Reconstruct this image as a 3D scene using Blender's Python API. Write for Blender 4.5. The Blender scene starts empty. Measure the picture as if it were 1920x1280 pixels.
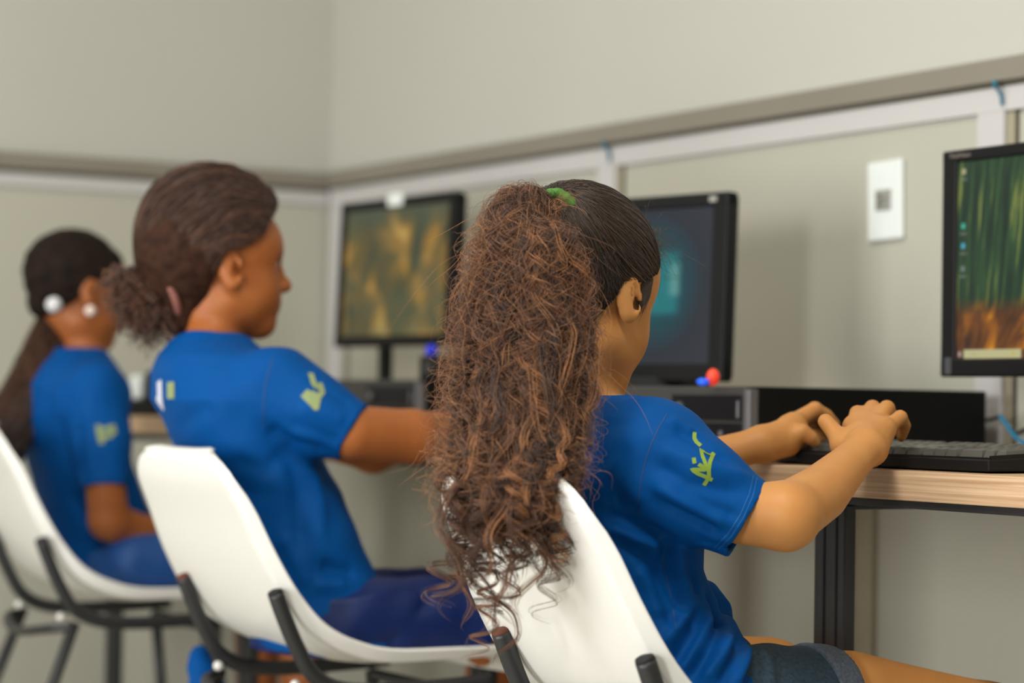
import bpy, bmesh, math, random
import numpy as np
from mathutils import Vector, Matrix
from mathutils.bvhtree import BVHTree

random.seed(7); rng = np.random.default_rng(7)
SC = bpy.context.scene
COL = SC.collection

# ------------------------------------------------------------------ camera, world, lights, exposure
FPX = 4500.0
YAW, PITCH, ROLL = math.radians(30.60256), math.radians(1.50833), math.radians(0.90014)
EYE = np.array([0.0, 0.0, 0.815])
_d = np.array([-math.cos(YAW)*math.cos(PITCH), math.sin(YAW)*math.cos(PITCH), math.sin(PITCH)])
_r = np.cross(_d, [0, 0, 1]); _r /= np.linalg.norm(_r)
_u = np.cross(_r, _d)
CR = math.cos(ROLL)*_r + math.sin(ROLL)*_u
CU = -math.sin(ROLL)*_r + math.cos(ROLL)*_u
CD = _d
cam_data = bpy.data.cameras.new('camera')
cam = bpy.data.objects.new('camera', cam_data); COL.objects.link(cam)
cam.matrix_world = Matrix(((CR[0], CU[0], -CD[0], EYE[0]), (CR[1], CU[1], -CD[1], EYE[1]), (CR[2], CU[2], -CD[2], EYE[2]), (0, 0, 0, 1)))
cam_data.sensor_width = 36; cam_data.sensor_fit = 'HORIZONTAL'
cam_data.lens = 36*FPX/1920
cam_data.clip_start = 0.05
cam_data.dof.use_dof = True
cam_data.dof.focus_distance = 2.56
cam_data.dof.aperture_fstop = 3.0
cam_data.dof.aperture_blades = 0
SC.camera = cam
SC.view_settings.view_transform = 'Standard'; SC.view_settings.look = 'None'
SC.view_settings.gamma = 1.0; SC.view_settings.exposure = -0.06
SC.view_settings.use_curve_mapping = False

world = bpy.data.worlds.new('world'); SC.world = world; world.use_nodes = True
wbg = world.node_tree.nodes['Background']
wbg.inputs[0].default_value = (0.80, 0.84, 0.84, 1); wbg.inputs[1].default_value = 0.34

def area(name, loc, target, sx, sy, power, color):
    l = bpy.data.lights.new(name, 'AREA'); l.shape = 'RECTANGLE'; l.size = sx; l.size_y = sy
    l.energy = power; l.color = color
    o = bpy.data.objects.new(name, l); COL.objects.link(o)
    o.location = loc
    o.rotation_euler = (Vector(target)-Vector(loc)).to_track_quat('-Z', 'Y').to_euler()
    return o
area('window_light', (-0.15, -1.9, 1.30), (-2.7, 2.0, 1.0), 0.40, 0.6, 58, (1.0, 0.985, 0.955))
area('window_light', (-2.35, -1.95, .98), (-2.6, 1.8, .68), 1.2, 1.6, 80, (1.0, 0.99, 0.965))
area('ceiling_light', (-1.4, 0.6, 2.62), (-1.4, 0.6, 0), 1.2, 0.3, 38, (1.0, 0.97, 0.90))
area('ceiling_light', (-3.6, 0.5, 2.62), (-3.6, 0.5, 0), 1.2, 0.3, 8, (1.0, 0.97, 0.90))

# ------------------------------------------------------------------ helpers
def at(px, py, t):
    """a point of the place from a pixel read off the photograph and its measured distance along the view axis"""
    return EYE + t*(CD + CR*((px-960)/FPX) - CU*((py-640)/FPX))

def lin(r, g, b):
    f = lambda c: (c/255/12.92) if c <= 10.3 else ((c/255+0.055)/1.055)**2.4
    return (f(r), f(g), f(b), 1)

def mat(name, col, rough=0.5, metal=0.0, spec=0.5, noise=None, bump=None, sss=0, coat=0, sheen=0, stretch=(1, 1, 1), emit=None, transmission=0):
    m = bpy.data.materials.new(name); m.use_nodes = True
    nt = m.node_tree; b = nt.nodes['Principled BSDF']
    b.inputs['Base Color'].default_value = col; b.inputs['Roughness'].default_value = rough
    b.inputs['Metallic'].default_value = metal; b.inputs['Specular IOR Level'].default_value = spec
    b.inputs['Coat Weight'].default_value = coat; b.inputs['Sheen Weight'].default_value = sheen
    if sss:
        b.inputs['Subsurface Weight'].default_value = sss
        b.inputs['Subsurface Radius'].default_value = (1.0, 0.35, 0.18); b.inputs['Subsurface Scale'].default_value = 0.006
    if emit:
        b.inputs['Emission Color'].default_value = emit[0]; b.inputs['Emission Strength'].default_value = emit[1]
    tc = nt.nodes.new('ShaderNodeTexCoord'); mp = nt.nodes.new('ShaderNodeMapping')
    mp.inputs['Scale'].default_value = stretch
    nt.links.new(tc.outputs['Object'], mp.inputs[0])
    if noise:                                   # (scale, second colour, strength)
        n = nt.nodes.new('ShaderNodeTexNoise'); n.inputs['Scale'].default_value = noise[0]; n.inputs['Detail'].default_value = 5
        nt.links.new(mp.outputs[0], n.inputs['Vector'])
        rmp = nt.nodes.new('ShaderNodeValToRGB')
        rmp.color_ramp.elements[0].position = 0.5-0.25/max(noise[2], .1)*0.5; rmp.color_ramp.elements[1].position = 0.5+0.25/max(noise[2], .1)*0.5
        rmp.color_ramp.elements[0].color = col; rmp.color_ramp.elements[1].color = noise[1]
        nt.links.new(n.outputs[0], rmp.inputs[0]); nt.links.new(rmp.outputs[0], b.inputs['Base Color'])
    if bump:                                    # (scale, strength, distance)
        n2 = nt.nodes.new('ShaderNodeTexNoise'); n2.inputs['Scale'].default_value = bump[0]; n2.inputs['Detail'].default_value = 3
        nt.links.new(mp.outputs[0], n2.inputs['Vector'])
        bp = nt.nodes.new('ShaderNodeBump'); bp.inputs['Strength'].default_value = bump[1]; bp.inputs['Distance'].default_value = bump[2]
        nt.links.new(n2.outputs[0], bp.inputs['Height']); nt.links.new(bp.outputs[0], b.inputs['Normal'])
    return m

def tag(o, label=None, cat=None, group=None, kind=None):
    if label: o['label'] = label
    if cat: o['category'] = cat
    if group: o['group'] = group
    if kind: o['kind'] = kind
    return o

def thing(name, label, cat, loc=(0, 0, 0), rotz=0.0, group=None):
    o = bpy.data.objects.new(name, None); COL.objects.link(o)
    o.location = loc; o.rotation_euler = (0, 0, rotz); o.empty_display_size = .05
    return tag(o, label, cat, group)

def mesh_np(V, faces):
    """mesh from an (n,3) array and either an (m,k) int array or a list of face tuples"""
    me = bpy.data.meshes.new('m')
    V = np.asarray(V, dtype=np.float32)
    if isinstance(faces, np.ndarray):
        m, k = faces.shape
        me.vertices.add(len(V)); me.vertices.foreach_set('co', V.ravel())
        me.loops.add(m*k); me.loops.foreach_set('vertex_index', faces.astype(np.int32).ravel())
        me.polygons.add(m); me.polygons.foreach_set('loop_start', np.arange(0, m*k, k, dtype=np.int32))
        me.polygons.foreach_set('loop_total', np.full(m, k, dtype=np.int32))
        me.update(calc_edges=True)
    else:
        me.from_pydata(V.tolist(), [], faces); me.update()
    return me

def obj(name, me, m, parent=None, smooth=False, world_coords=False, label=None):
    """link a mesh as one object; world_coords: its vertices are world positions, kept so under the parent"""
    if isinstance(me, bmesh.types.BMesh):
        b = me; me = bpy.data.meshes.new(name); bmesh.ops.recalc_face_normals(b, faces=b.faces); b.to_mesh(me); b.free()
    me.name = name
    if isinstance(me, bpy.types.Curves):
        org = np.zeros(3); q = parent
        while q is not None: org += np.array(q.location); q = q.parent
        P = np.empty(len(me.points)*3, np.float32); me.points.foreach_get('position', P)
        me.points.foreach_set('position', (P.reshape(-1, 3)-org).astype(np.float32).ravel())
        me.materials.append(m); o = bpy.data.objects.new(name, me); COL.objects.link(o); o.parent = parent
        return o
    if smooth: me.polygons.foreach_set('use_smooth', [True]*len(me.polygons))
    me.materials.clear(); me.materials.append(m)
    o = bpy.data.objects.new(name, me); COL.objects.link(o)
    if world_coords:
        org = None
        if parent is not None:
            root = parent
            org = Vector((0, 0, 0)); q = parent
            while q is not None:
                org += Vector(q.location); q = q.parent
            me.transform(Matrix.Translation(-org))
        else:
            n = len(me.vertices); a = np.empty(n*3, np.float32); me.vertices.foreach_get('co', a); a = a.reshape(-1, 3)
            c = Vector(((a[:, 0].min()+a[:, 0].max())/2, (a[:, 1].min()+a[:, 1].max())/2, a[:, 2].min()))
            me.transform(Matrix.Translation(-c)); o.location = c
    if parent is not None: o.parent = parent
    if label: o['label'] = label
    return o

def box(bm, x0, x1, y0, y1, z0, z1, bev=0.0, seg=2):
    vs = bmesh.ops.create_cube(bm, size=1)['verts']
    for v in vs:
        v.co = Vector(((x0+x1)/2+v.co.x*(x1-x0), (y0+y1)/2+v.co.y*(y1-y0), (z0+z1)/2+v.co.z*(z1-z0)))
    if bev:
        es = {e for v in vs for e in v.link_edges}
        bmesh.ops.bevel(bm, geom=list(es), offset=bev, segments=seg, affect='EDGES', profile=0.5)
    return bm

def BX(x0, x1, y0, y1, z0, z1, bev=0.0, seg=2):
    return box(bmesh.new(), x0, x1, y0, y1, z0, z1, bev, seg)

def cyl(bm, c, r, depth, axis='Z', n=24, r2=None):
    M = Matrix.Translation(c)
    if axis == 'X': M = M @ Matrix.Rotation(math.pi/2, 4, 'Y')
    if axis == 'Y': M = M @ Matrix.Rotation(math.pi/2, 4, 'X')
    bmesh.ops.create_cone(bm, cap_ends=True, segments=n, radius1=r, radius2=r if r2 is None else r2, depth=depth, matrix=M)
    return bm

def catmull(P, n):
    P = np.asarray(P, float); Q = np.vstack([2*P[0]-P[1], P, 2*P[-1]-P[-2]]); out = []
    for i in range(1, len(Q)-2):
        for s in np.linspace(0, 1, n, endpoint=False):
            a, b, c, d = Q[i-1], Q[i], Q[i+1], Q[i+2]
            out.append(0.5*((2*b)+(-a+c)*s+(2*a-5*b+4*c-d)*s*s+(-a+3*b-3*c+d)*s**3))
    out.append(Q[-2]); return np.array(out)

def tube_mesh(path, r, n=10, sq=1.0, caps=True):
    path = np.asarray(path, float); r = np.broadcast_to(np.asarray(r, float), (len(path),))
    T = np.gradient(path, axis=0); T /= np.linalg.norm(T, axis=1)[:, None]+1e-12
    up = np.array([0, 0, 1.0]) if abs(T[0][2]) < .9 else np.array([1.0, 0, 0])
    V = []; F = []
    N = np.cross(up, T[0]); N /= np.linalg.norm(N)
    for i, p in enumerate(path):
        N = N-T[i]*(N@T[i]); N /= np.linalg.norm(N)+1e-12
        B = np.cross(T[i], N)
        for k in range(n):
            a = 2*math.pi*k/n
            V.append(p+r[i]*(math.cos(a)*N+sq*math.sin(a)*B))
    for i in range(len(path)-1):
        for k in range(n):
            F.append((i*n+k, i*n+(k+1) % n, (i+1)*n+(k+1) % n, (i+1)*n+k))
    if caps:
        F.append(tuple(range(n-1, -1, -1))); F.append(tuple((len(path)-1)*n+k for k in range(n)))
    return mesh_np(V, F)

# ------------------------------------------------------------------ implicit modelling: smooth unions on a grid, then surface nets
class Field:
    def __init__(s, xs, ys, zs):
        s.a = [np.asarray(q, np.float32) for q in (xs, ys, zs)]
        s.F = np.full([len(q) for q in s.a], 1.0, np.float32)
    def _sub(s, lo, hi):
        sl = []
        for q, l, h in zip(s.a, lo, hi):
            i0 = max(0, int(np.searchsorted(q, l))-1); i1 = min(len(q), int(np.searchsorted(q, h))+1)
            if i1-i0 < 1: return None, None
            sl.append(slice(i0, i1))
        X = [s.a[0][sl[0]][:, None, None], s.a[1][sl[1]][None, :, None], s.a[2][sl[2]][None, None, :]]
        return tuple(sl), X
    def put(s, fn, lo, hi, k=0.0, op='u'):
        pad = max(k, 0)+0.012
        sl, X = s._sub(np.asarray(lo)-pad, np.asarray(hi)+pad)
        if sl is None: return
        d = fn(*X).astype(np.float32); A = s.F[sl]
        if op == 'u':
            if k > 0:
                h = np.maximum(k-np.abs(A-d), 0)/k
                s.F[sl] = np.minimum(A, d)-h*h*k*0.25
            else: s.F[sl] = np.minimum(A, d)
        elif op == 's':
            d = -d
            if k > 0:
                h = np.maximum(k-np.abs(A-d), 0)/k
                s.F[sl] = np.maximum(A, d)+h*h*k*0.25
            else: s.F[sl] = np.maximum(A, d)
        elif op == 'add':
            s.F[sl] = A+d
    def cone(s, a, b, ra, rb, k=0.01, op='u', flat=None):
        a = np.asarray(a, float); b = np.asarray(b, float); R = max(ra, rb)
        s.put(lambda x, y, z: sd_cone(x, y, z, a, b, ra, rb, flat), np.minimum(a, b)-R, np.maximum(a, b)+R, k, op)
    def chain(s, pts, k=0.01, op='u', flat=None):
        P = [np.asarray(p, float) for p, r in pts]; Q = [r for p, r in pts]; R = max(Q)
        def fn(x, y, z):
            d = None
            for i in range(len(P)-1):
                e = sd_cone(x, y, z, P[i], P[i+1], Q[i], Q[i+1], flat); d = e if d is None else np.minimum(d, e)
            return d
        s.put(fn, np.min(P, axis=0)-R, np.max(P, axis=0)+R, k, op)
    def ell(s, c, rad, R=None, k=0.01, op='u'):
        c = np.asarray(c, float); rad = np.asarray(rad, float); m = rad.max()
        def fn(x, y, z):
            dx, dy, dz = x-c[0], y-c[1], z-c[2]
            if R is not None:
                dx, dy, dz = (R[0, i]*dx+R[1, i]*dy+R[2, i]*dz for i in range(3))
            k0 = np.sqrt((dx/rad[0])**2+(dy/rad[1])**2+(dz/rad[2])**2)
            k1 = np.sqrt((dx/rad[0]**2)**2+(dy/rad[1]**2)**2+(dz/rad[2]**2)**2)+1e-9
            return k0*(k0-1)/k1
        s.put(fn, c-m, c+m, k, op)
    def ridge(s, a, b, w, amp):
        """a fold: a raised (amp > 0) or sunken crease along a segment"""
        a = np.asarray(a, float); b = np.asarray(b, float)
        def fn(x, y, z):
            return -amp*np.exp(-(sd_cone(x, y, z, a, b, 0, 0, None)/w)**2)
        s.put(fn, np.minimum(a, b)-2.4*w, np.maximum(a, b)+2.4*w, 0, 'add')
    def waves(s, amp, freq, seed, lo=None, hi=None, stretch=(1, 1, 1)):
        g = np.random.default_rng(seed); K = g.normal(size=(7, 3))*freq*np.asarray(stretch); ph = g.uniform(0, 6.28, 7)
        def fn(x, y, z):
            w = 0.6*np.sin(x*freq*.7+y*freq*.5+ph[0])+0.6*np.sin(z*freq*.8-y*freq*.4+ph[1]); t = 0
            for i in range(7): t = t+np.sin(K[i, 0]*x+K[i, 1]*y+K[i, 2]*z+ph[i]+1.5*w)
            return amp*t/2.6+0*(x+y+z)
        s.put(fn, [q[0] for q in s.a] if lo is None else lo, [q[-1] for q in s.a] if hi is None else hi, 0, 'add')
    def seat(s, z0, y1):
        """flatten what rests on a seat: nothing below z0 up to the seat's front edge y1"""
        k = int(np.searchsorted(s.a[1], y1)); s.F[:, :k, :] = np.maximum(s.F[:, :k, :], (z0-s.a[2])[None, None, :])
    def mesh(s):
        F = s.F; xs, ys, zs = s.a; S = F < 0
        c = np.zeros([n-1 for n in F.shape], np.uint8)
        for i in (0, 1):
            for j in (0, 1):
                for k in (0, 1):
                    c += S[i:F.shape[0]-1+i, j:F.shape[1]-1+j, k:F.shape[2]-1+k]
        mixed = (c > 0) & (c < 8)
        I = np.argwhere(mixed); ids = np.full(mixed.shape, -1, np.int32); ids[mixed] = np.arange(len(I))
        acc = np.zeros((len(I), 3)); cnt = np.zeros(len(I))
        offs = [(i, j, k) for i in (0, 1) for j in (0, 1) for k in (0, 1)]
        for a in offs:
            for ax in range(3):
                if a[ax]: continue
                b = list(a); b[ax] = 1
                Fa = F[I[:, 0]+a[0], I[:, 1]+a[1], I[:, 2]+a[2]]; Fb = F[I[:, 0]+b[0], I[:, 1]+b[1], I[:, 2]+b[2]]
                cr = (Fa < 0) != (Fb < 0); t = np.where(cr, Fa/np.where(cr, Fa-Fb, 1), 0)
                pa = np.stack([xs[I[:, 0]+a[0]], ys[I[:, 1]+a[1]], zs[I[:, 2]+a[2]]], 1)
                pb = np.stack([xs[I[:, 0]+b[0]], ys[I[:, 1]+b[1]], zs[I[:, 2]+b[2]]], 1)
                acc += (pa+(pb-pa)*t[:, None])*cr[:, None]; cnt += cr
        V = acc/np.maximum(cnt, 1)[:, None]
        Q = []
        for ax in range(3):
            lo = [slice(1, -1)]*3; hi = [slice(1, -1)]*3
            lo[ax] = slice(0, -1); hi[ax] = slice(1, None)
            s0 = S[tuple(lo)]; ch = s0 != S[tuple(hi)]
            J = np.argwhere(ch); inside = s0[ch]
            u, v = [q for q in range(3) if q != ax]
            J[:, u] += 1; J[:, v] += 1
            def cid(du, dv):
                K = J.copy(); K[:, u] += du; K[:, v] += dv
                return ids[K[:, 0], K[:, 1], K[:, 2]]
            q = np.stack([cid(-1, -1), cid(0, -1), cid(0, 0), cid(-1, 0)], 1)
            flip = inside if ax != 1 else ~inside
            q[~flip] = q[~flip][:, ::-1]
            Q.append(q)
        return mesh_np(V, np.vstack(Q))

def sd_cone(x, y, z, a, b, ra, rb, flat):
    ba = b-a; L = max(ba@ba, 1e-9)
    dx, dy, dz = x-a[0], y-a[1], z-a[2]
    h = np.clip((dx*ba[0]+dy*ba[1]+dz*ba[2])/L, 0, 1)
    ex, ey, ez = dx-ba[0]*h, dy-ba[1]*h, dz-ba[2]*h
    if flat is not None:                        # squash the section along an axis
        n, f = flat; w = (ex*n[0]+ey*n[1]+ez*n[2])*(1/f-1)
        ex, ey, ez = ex+n[0]*w, ey+n[1]*w, ez+n[2]*w
    return np.sqrt(ex*ex+ey*ey+ez*ez)-(ra+(rb-ra)*h)

def axis(*segs):
    out = []
    for a, b, st in segs: out += list(np.arange(a, b, st))
    return np.array(out+[segs[-1][1]])

def frame(yaw_f, pitch=0.0, roll=0.0):
    """rotation whose columns are right, forward and up; yaw_f = heading of forward in the plan, pitch > 0 looks up"""
    return np.array(Matrix.Rotation(yaw_f-math.pi/2, 3, 'Z') @ Matrix.Rotation(pitch, 3, 'X') @ Matrix.Rotation(roll, 3, 'Y'))

# ------------------------------------------------------------------ materials
M_wall = mat('painted_wall', lin(191, 190, 182), .72, noise=(1.3, lin(186, 185, 176), .5), bump=(160, .06, .002))
M_panel = mat('wall_panel_paint', lin(183, 182, 169), .6, noise=(1.7, lin(178, 177, 163), .5), bump=(90, .05, .002))
M_white = mat('white_profile', lin(197, 195, 194), .45)
M_rail = mat('grey_rail', lin(136, 130, 118), .6, noise=(5, lin(129, 123, 111), .5), stretch=(.4, 1, 1))
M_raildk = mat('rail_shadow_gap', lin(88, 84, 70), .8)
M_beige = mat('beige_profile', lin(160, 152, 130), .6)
M_floor = mat('floor_vinyl', lin(186, 181, 166), .45, noise=(12, lin(176, 170, 152), .8))
M_ceil = mat('ceiling_paint', lin(225, 224, 218), .8, bump=(60, .05, .002))
M_black = mat('black_plastic', lin(15, 16, 17), .5, spec=.22, bump=(900, .08, .0004))
M_key = mat('key_plastic', lin(80, 79, 73), .3)
M_dark = mat('dark_case_metal', lin(9, 11, 12), .55, spec=.2, bump=(600, .08, .0004))
M_case = mat('grey_case_front', lin(54, 54, 53), .5, bump=(700, .05, .0004))
M_edge = mat('silver_case_edge', lin(104, 104, 108), .4, metal=.2)
M_gloss = mat('gloss_black', lin(9, 12, 19), .4, spec=.25)
M_steel = mat('black_steel_tube', lin(36, 37, 39), .42, bump=(400, .1, .0004))
M_rubber = mat('rubber', lin(20, 20, 20), .8)
M_chair = mat('white_polypropylene', lin(228, 227, 222), .33, coat=.12, bump=(500, .06, .0003))
M_blue = mat('blue_polyester', (0.0, 0.066, 0.255, 1), .66, spec=.09, noise=(40, (0.0, 0.062, 0.255, 1), .6), bump=(1400, .12, .0003))
M_seam = mat('shirt_seam', (0.0, 0.045, 0.18, 1), .7)
M_stitch = mat('stitch_thread', (0.01, 0.14, 0.42, 1), .6)
M_navy = mat('navy_shorts', lin(6, 32, 88), .5, spec=.3, bump=(900, .15, .0004))
M_denim = mat('dark_denim', lin(22, 44, 58), .8, noise=(260, lin(40, 62, 76), .8), bump=(1600, .3, .0004))
M_denimcuff = mat('denim_cuff', lin(82, 90, 100), .85, noise=(320, lin(60, 68, 80), .8), bump=(1600, .3, .0004))
M_print = mat('lime_print', lin(126, 152, 46), .7)
M_printw = mat('white_print', lin(200, 204, 220), .6)
M_printg = mat('grey_green_print', lin(134, 148, 98), .7)
M_skin1 = mat('skin_tan', lin(196, 138, 78), .5, spec=.3, sss=.18, noise=(35, lin(188, 128, 70), .5), bump=(420, .08, .0006))
M_skin2 = mat('skin_brown', lin(166, 98, 48), .5, spec=.32, sss=.18, noise=(30, lin(158, 90, 43), .5), bump=(420, .08, .0006))
M_skin3 = mat('skin_brown_deep', lin(160, 94, 48), .48, spec=.35, sss=.2, noise=(30, lin(150, 86, 42), .5))
M_eye = mat('eye_white', lin(225, 222, 215), .2)
M_iris = mat('iris_dark', lin(28, 18, 12), .15)
M_lip = mat('lip', lin(170, 85, 66), .4)
M_nail = mat('nail', lin(222, 165, 140), .3)
M_scr = mat('green_scrunchie', lin(78, 122, 56), .9, spec=.15, bump=(500, .4, .001))
M_pink = mat('pink_brown_hair_tie', lin(140, 88, 78), .8, bump=(300, .4, .001))
M_tie = mat('white_hair_tie', lin(215, 215, 218), .5)
M_pearl = mat('pearl', lin(235, 215, 205), .2)
M_cable = mat('blue_cable', lin(30, 130, 175), .45)
M_cabledk = mat('dark_cable', lin(40, 48, 44), .5)
M_tape = mat('blue_tape', lin(10, 112, 140), .5)
M_plate = mat('outlet_plate_white', lin(228, 234, 232), .35)
M_plateg = mat('outlet_grey', lin(150, 150, 142), .5)
M_red = mat('glowing_red_plastic', lin(235, 70, 45), .4, emit=(lin(240, 60, 35), .35))  # faint self-glow added to brighten the red cap, which is no lamp
M_blu = mat('glowing_blue_plastic', lin(20, 95, 235), .4, emit=(lin(15, 80, 240), .35))  # the blue cap gets added emission too, though it is only plastic
M_blud = mat('glowing_deep_blue_plastic', lin(14, 40, 190), .4, emit=(lin(10, 35, 200), .25))  # emission for the status lights, added to the plain speaker knob as well
M_shoe = mat('shoe_canvas', lin(60, 60, 70), .8)

def hair_mat(name, c1, c2, c3=None, rough=.42):
    m = bpy.data.materials.new(name); m.use_nodes = True; nt = m.node_tree; b = nt.nodes['Principled BSDF']
    b.inputs['Roughness'].default_value = rough; b.inputs['Specular IOR Level'].default_value = .42
    b.inputs['Sheen Weight'].default_value = .15
    a = nt.nodes.new('ShaderNodeAttribute'); a.attribute_name = 'tint'
    rp = nt.nodes.new('ShaderNodeValToRGB'); rp.color_ramp.elements[0].color = c1; rp.color_ramp.elements[1].color = c2
    if c3:
        e = rp.color_ramp.elements.new(.55); e.color = c3
    nt.links.new(a.outputs['Fac'], rp.inputs[0]); nt.links.new(rp.outputs[0], b.inputs['Base Color'])
    return m
M_hair1 = hair_mat('curly_brown_hair', lin(28, 15, 9), lin(172, 116, 70), lin(82, 49, 30))
M_cap1 = hair_mat('pulled_back_brown_hair', lin(34, 22, 14), lin(98, 68, 40), lin(54, 35, 22))
M_hair2 = hair_mat('dark_brown_hair', lin(42, 24, 15), lin(118, 72, 46), lin(68, 40, 26))
M_hair3 = hair_mat('black_brown_hair', lin(24, 17, 13), lin(92, 58, 38), lin(44, 28, 20))
def solid_hair(name, c, c2, sc, st=(1, 1, 1)):
    return mat(name, c, .75, spec=.12, noise=(sc, c2, .9), bump=(sc*2.2, .6, .003), stretch=st)
M_core1 = solid_hair('hair_core_brown', lin(34, 21, 14), lin(54, 34, 23), 90)
M_core1d = solid_hair('hair_core_dark', lin(36, 23, 15), lin(50, 33, 21), 70)
M_core2 = solid_hair('hair_core_dark_brown', lin(44, 27, 19), lin(62, 39, 28), 60)
M_core3b = solid_hair('hair_core_brown_dark', lin(40, 27, 20), lin(66, 43, 30), 60)
M_core3 = solid_hair('hair_core_black', lin(24, 18, 14), lin(38, 26, 20), 60)

def wood_mat():
    m = bpy.data.materials.new('light_wood_laminate'); m.use_nodes = True; nt = m.node_tree; b = nt.nodes['Principled BSDF']
    b.inputs['Roughness'].default_value = .42
    tc = nt.nodes.new('ShaderNodeTexCoord'); mp = nt.nodes.new('ShaderNodeMapping'); mp.inputs['Scale'].default_value = (1.6, 26, 130)
    n = nt.nodes.new('ShaderNodeTexNoise'); n.inputs['Scale'].default_value = 2.2; n.inputs['Detail'].default_value = 6; n.inputs['Roughness'].default_value = .6; n.inputs['Distortion'].default_value = .5
    rp = nt.nodes.new('ShaderNodeValToRGB'); rp.color_ramp.elements[0].color = lin(174, 139, 106); rp.color_ramp.elements[0].position = .32
    rp.color_ramp.elements[1].color = lin(216, 186, 152); rp.color_ramp.elements[1].position = .66
    nt.links.new(tc.outputs['Object'], mp.inputs[0]); nt.links.new(mp.outputs[0], n.inputs['Vector'])
    nt.links.new(n.outputs[0], rp.inputs[0]); nt.links.new(rp.outputs[0], b.inputs['Base Color'])
    return m
M_wood = wood_mat()

# screens: what they show is theirs to emit ------------------------------------------------
class NT:
    """short-hand for building a screen picture from node maths; u to the right, v up, both 0..1"""
    def __init__(s, name):
        s.m = bpy.data.materials.new(name); s.m.use_nodes = True; s.nt = s.m.node_tree
        s.nt.nodes.clear()
        tc = s.nt.nodes.new('ShaderNodeTexCoord'); sx = s.nt.nodes.new('ShaderNodeSeparateXYZ')
        s.nt.links.new(tc.outputs['Generated'], sx.inputs[0]); s.u = sx.outputs[0]; s.v = sx.outputs[2]
    def math(s, op, a, b=0.0, c=None):
        n = s.nt.nodes.new('ShaderNodeMath'); n.operation = op
        for i, q in enumerate((a, b) if c is None else (a, b, c)):
            if isinstance(q, (int, float)): n.inputs[i].default_value = q
            else: s.nt.links.new(q, n.inputs[i])
        return n.outputs[0]
    def rect(s, u0, u1, v0, v1, soft=.004):
        def edge(x, e, sign):
            return s.math('MULTIPLY', s.math('SUBTRACT', x, e), sign/soft)
        r = None
        for q in (edge(s.u, u0, 1), edge(s.u, u1, -1), edge(s.v, v0, 1), edge(s.v, v1, -1)):
            q = s.math('MINIMUM', s.math('MAXIMUM', q, 0.0), 1.0)
            r = q if r is None else s.math('MULTIPLY', r, q)
        return r
    def comb(s, x, y, z=0.0):
        n = s.nt.nodes.new('ShaderNodeCombineXYZ')
        for i, q in enumerate((x, y, z)):
            if isinstance(q, (int, float)): n.inputs[i].default_value = q
            else: s.nt.links.new(q, n.inputs[i])
        return n.outputs[0]
    def noise(s, vec, scale, detail=3, dist=0.0):
        n = s.nt.nodes.new('ShaderNodeTexNoise'); n.inputs['Scale'].default_value = scale; n.inputs['Detail'].default_value = detail; n.inputs['Distortion'].default_value = dist
        s.nt.links.new(vec, n.inputs['Vector']); return n.outputs[0]
    def ramp(s, fac, *stops):
        n = s.nt.nodes.new('ShaderNodeValToRGB'); e = n.color_ramp.elements
        while len(e) < len(stops): e.new(.5)
        for q, (p, c) in zip(e, stops): q.position = p; q.color = c
        s.nt.links.new(fac, n.inputs[0]); return n.outputs[0]
    def mix(s, fac, a, b):
        n = s.nt.nodes.new('ShaderNodeMix'); n.data_type = 'RGBA'
        if isinstance(fac, (int, float)): n.inputs[0].default_value = fac
        else: s.nt.links.new(fac, n.inputs[0])
        for i, q in ((6, a), (7, b)):
            if isinstance(q, tuple): n.inputs[i].default_value = q
            else: s.nt.links.new(q, n.inputs[i])
        return n.outputs[2]
    def done(s, col, strength=1.0, rough=.4, gloss=.12):
        b = s.nt.nodes.new('ShaderNodeBsdfPrincipled'); b.inputs['Base Color'].default_value = (.012, .012, .014, 1); b.inputs['Roughness'].default_value = rough
        b.inputs['Specular IOR Level'].default_value = gloss
        s.nt.links.new(col, b.inputs['Emission Color']); b.inputs['Emission Strength'].default_value = strength
        o = s.nt.nodes.new('ShaderNodeOutputMaterial'); s.nt.links.new(b.outputs[0], o.inputs[0]); return s.m

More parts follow.
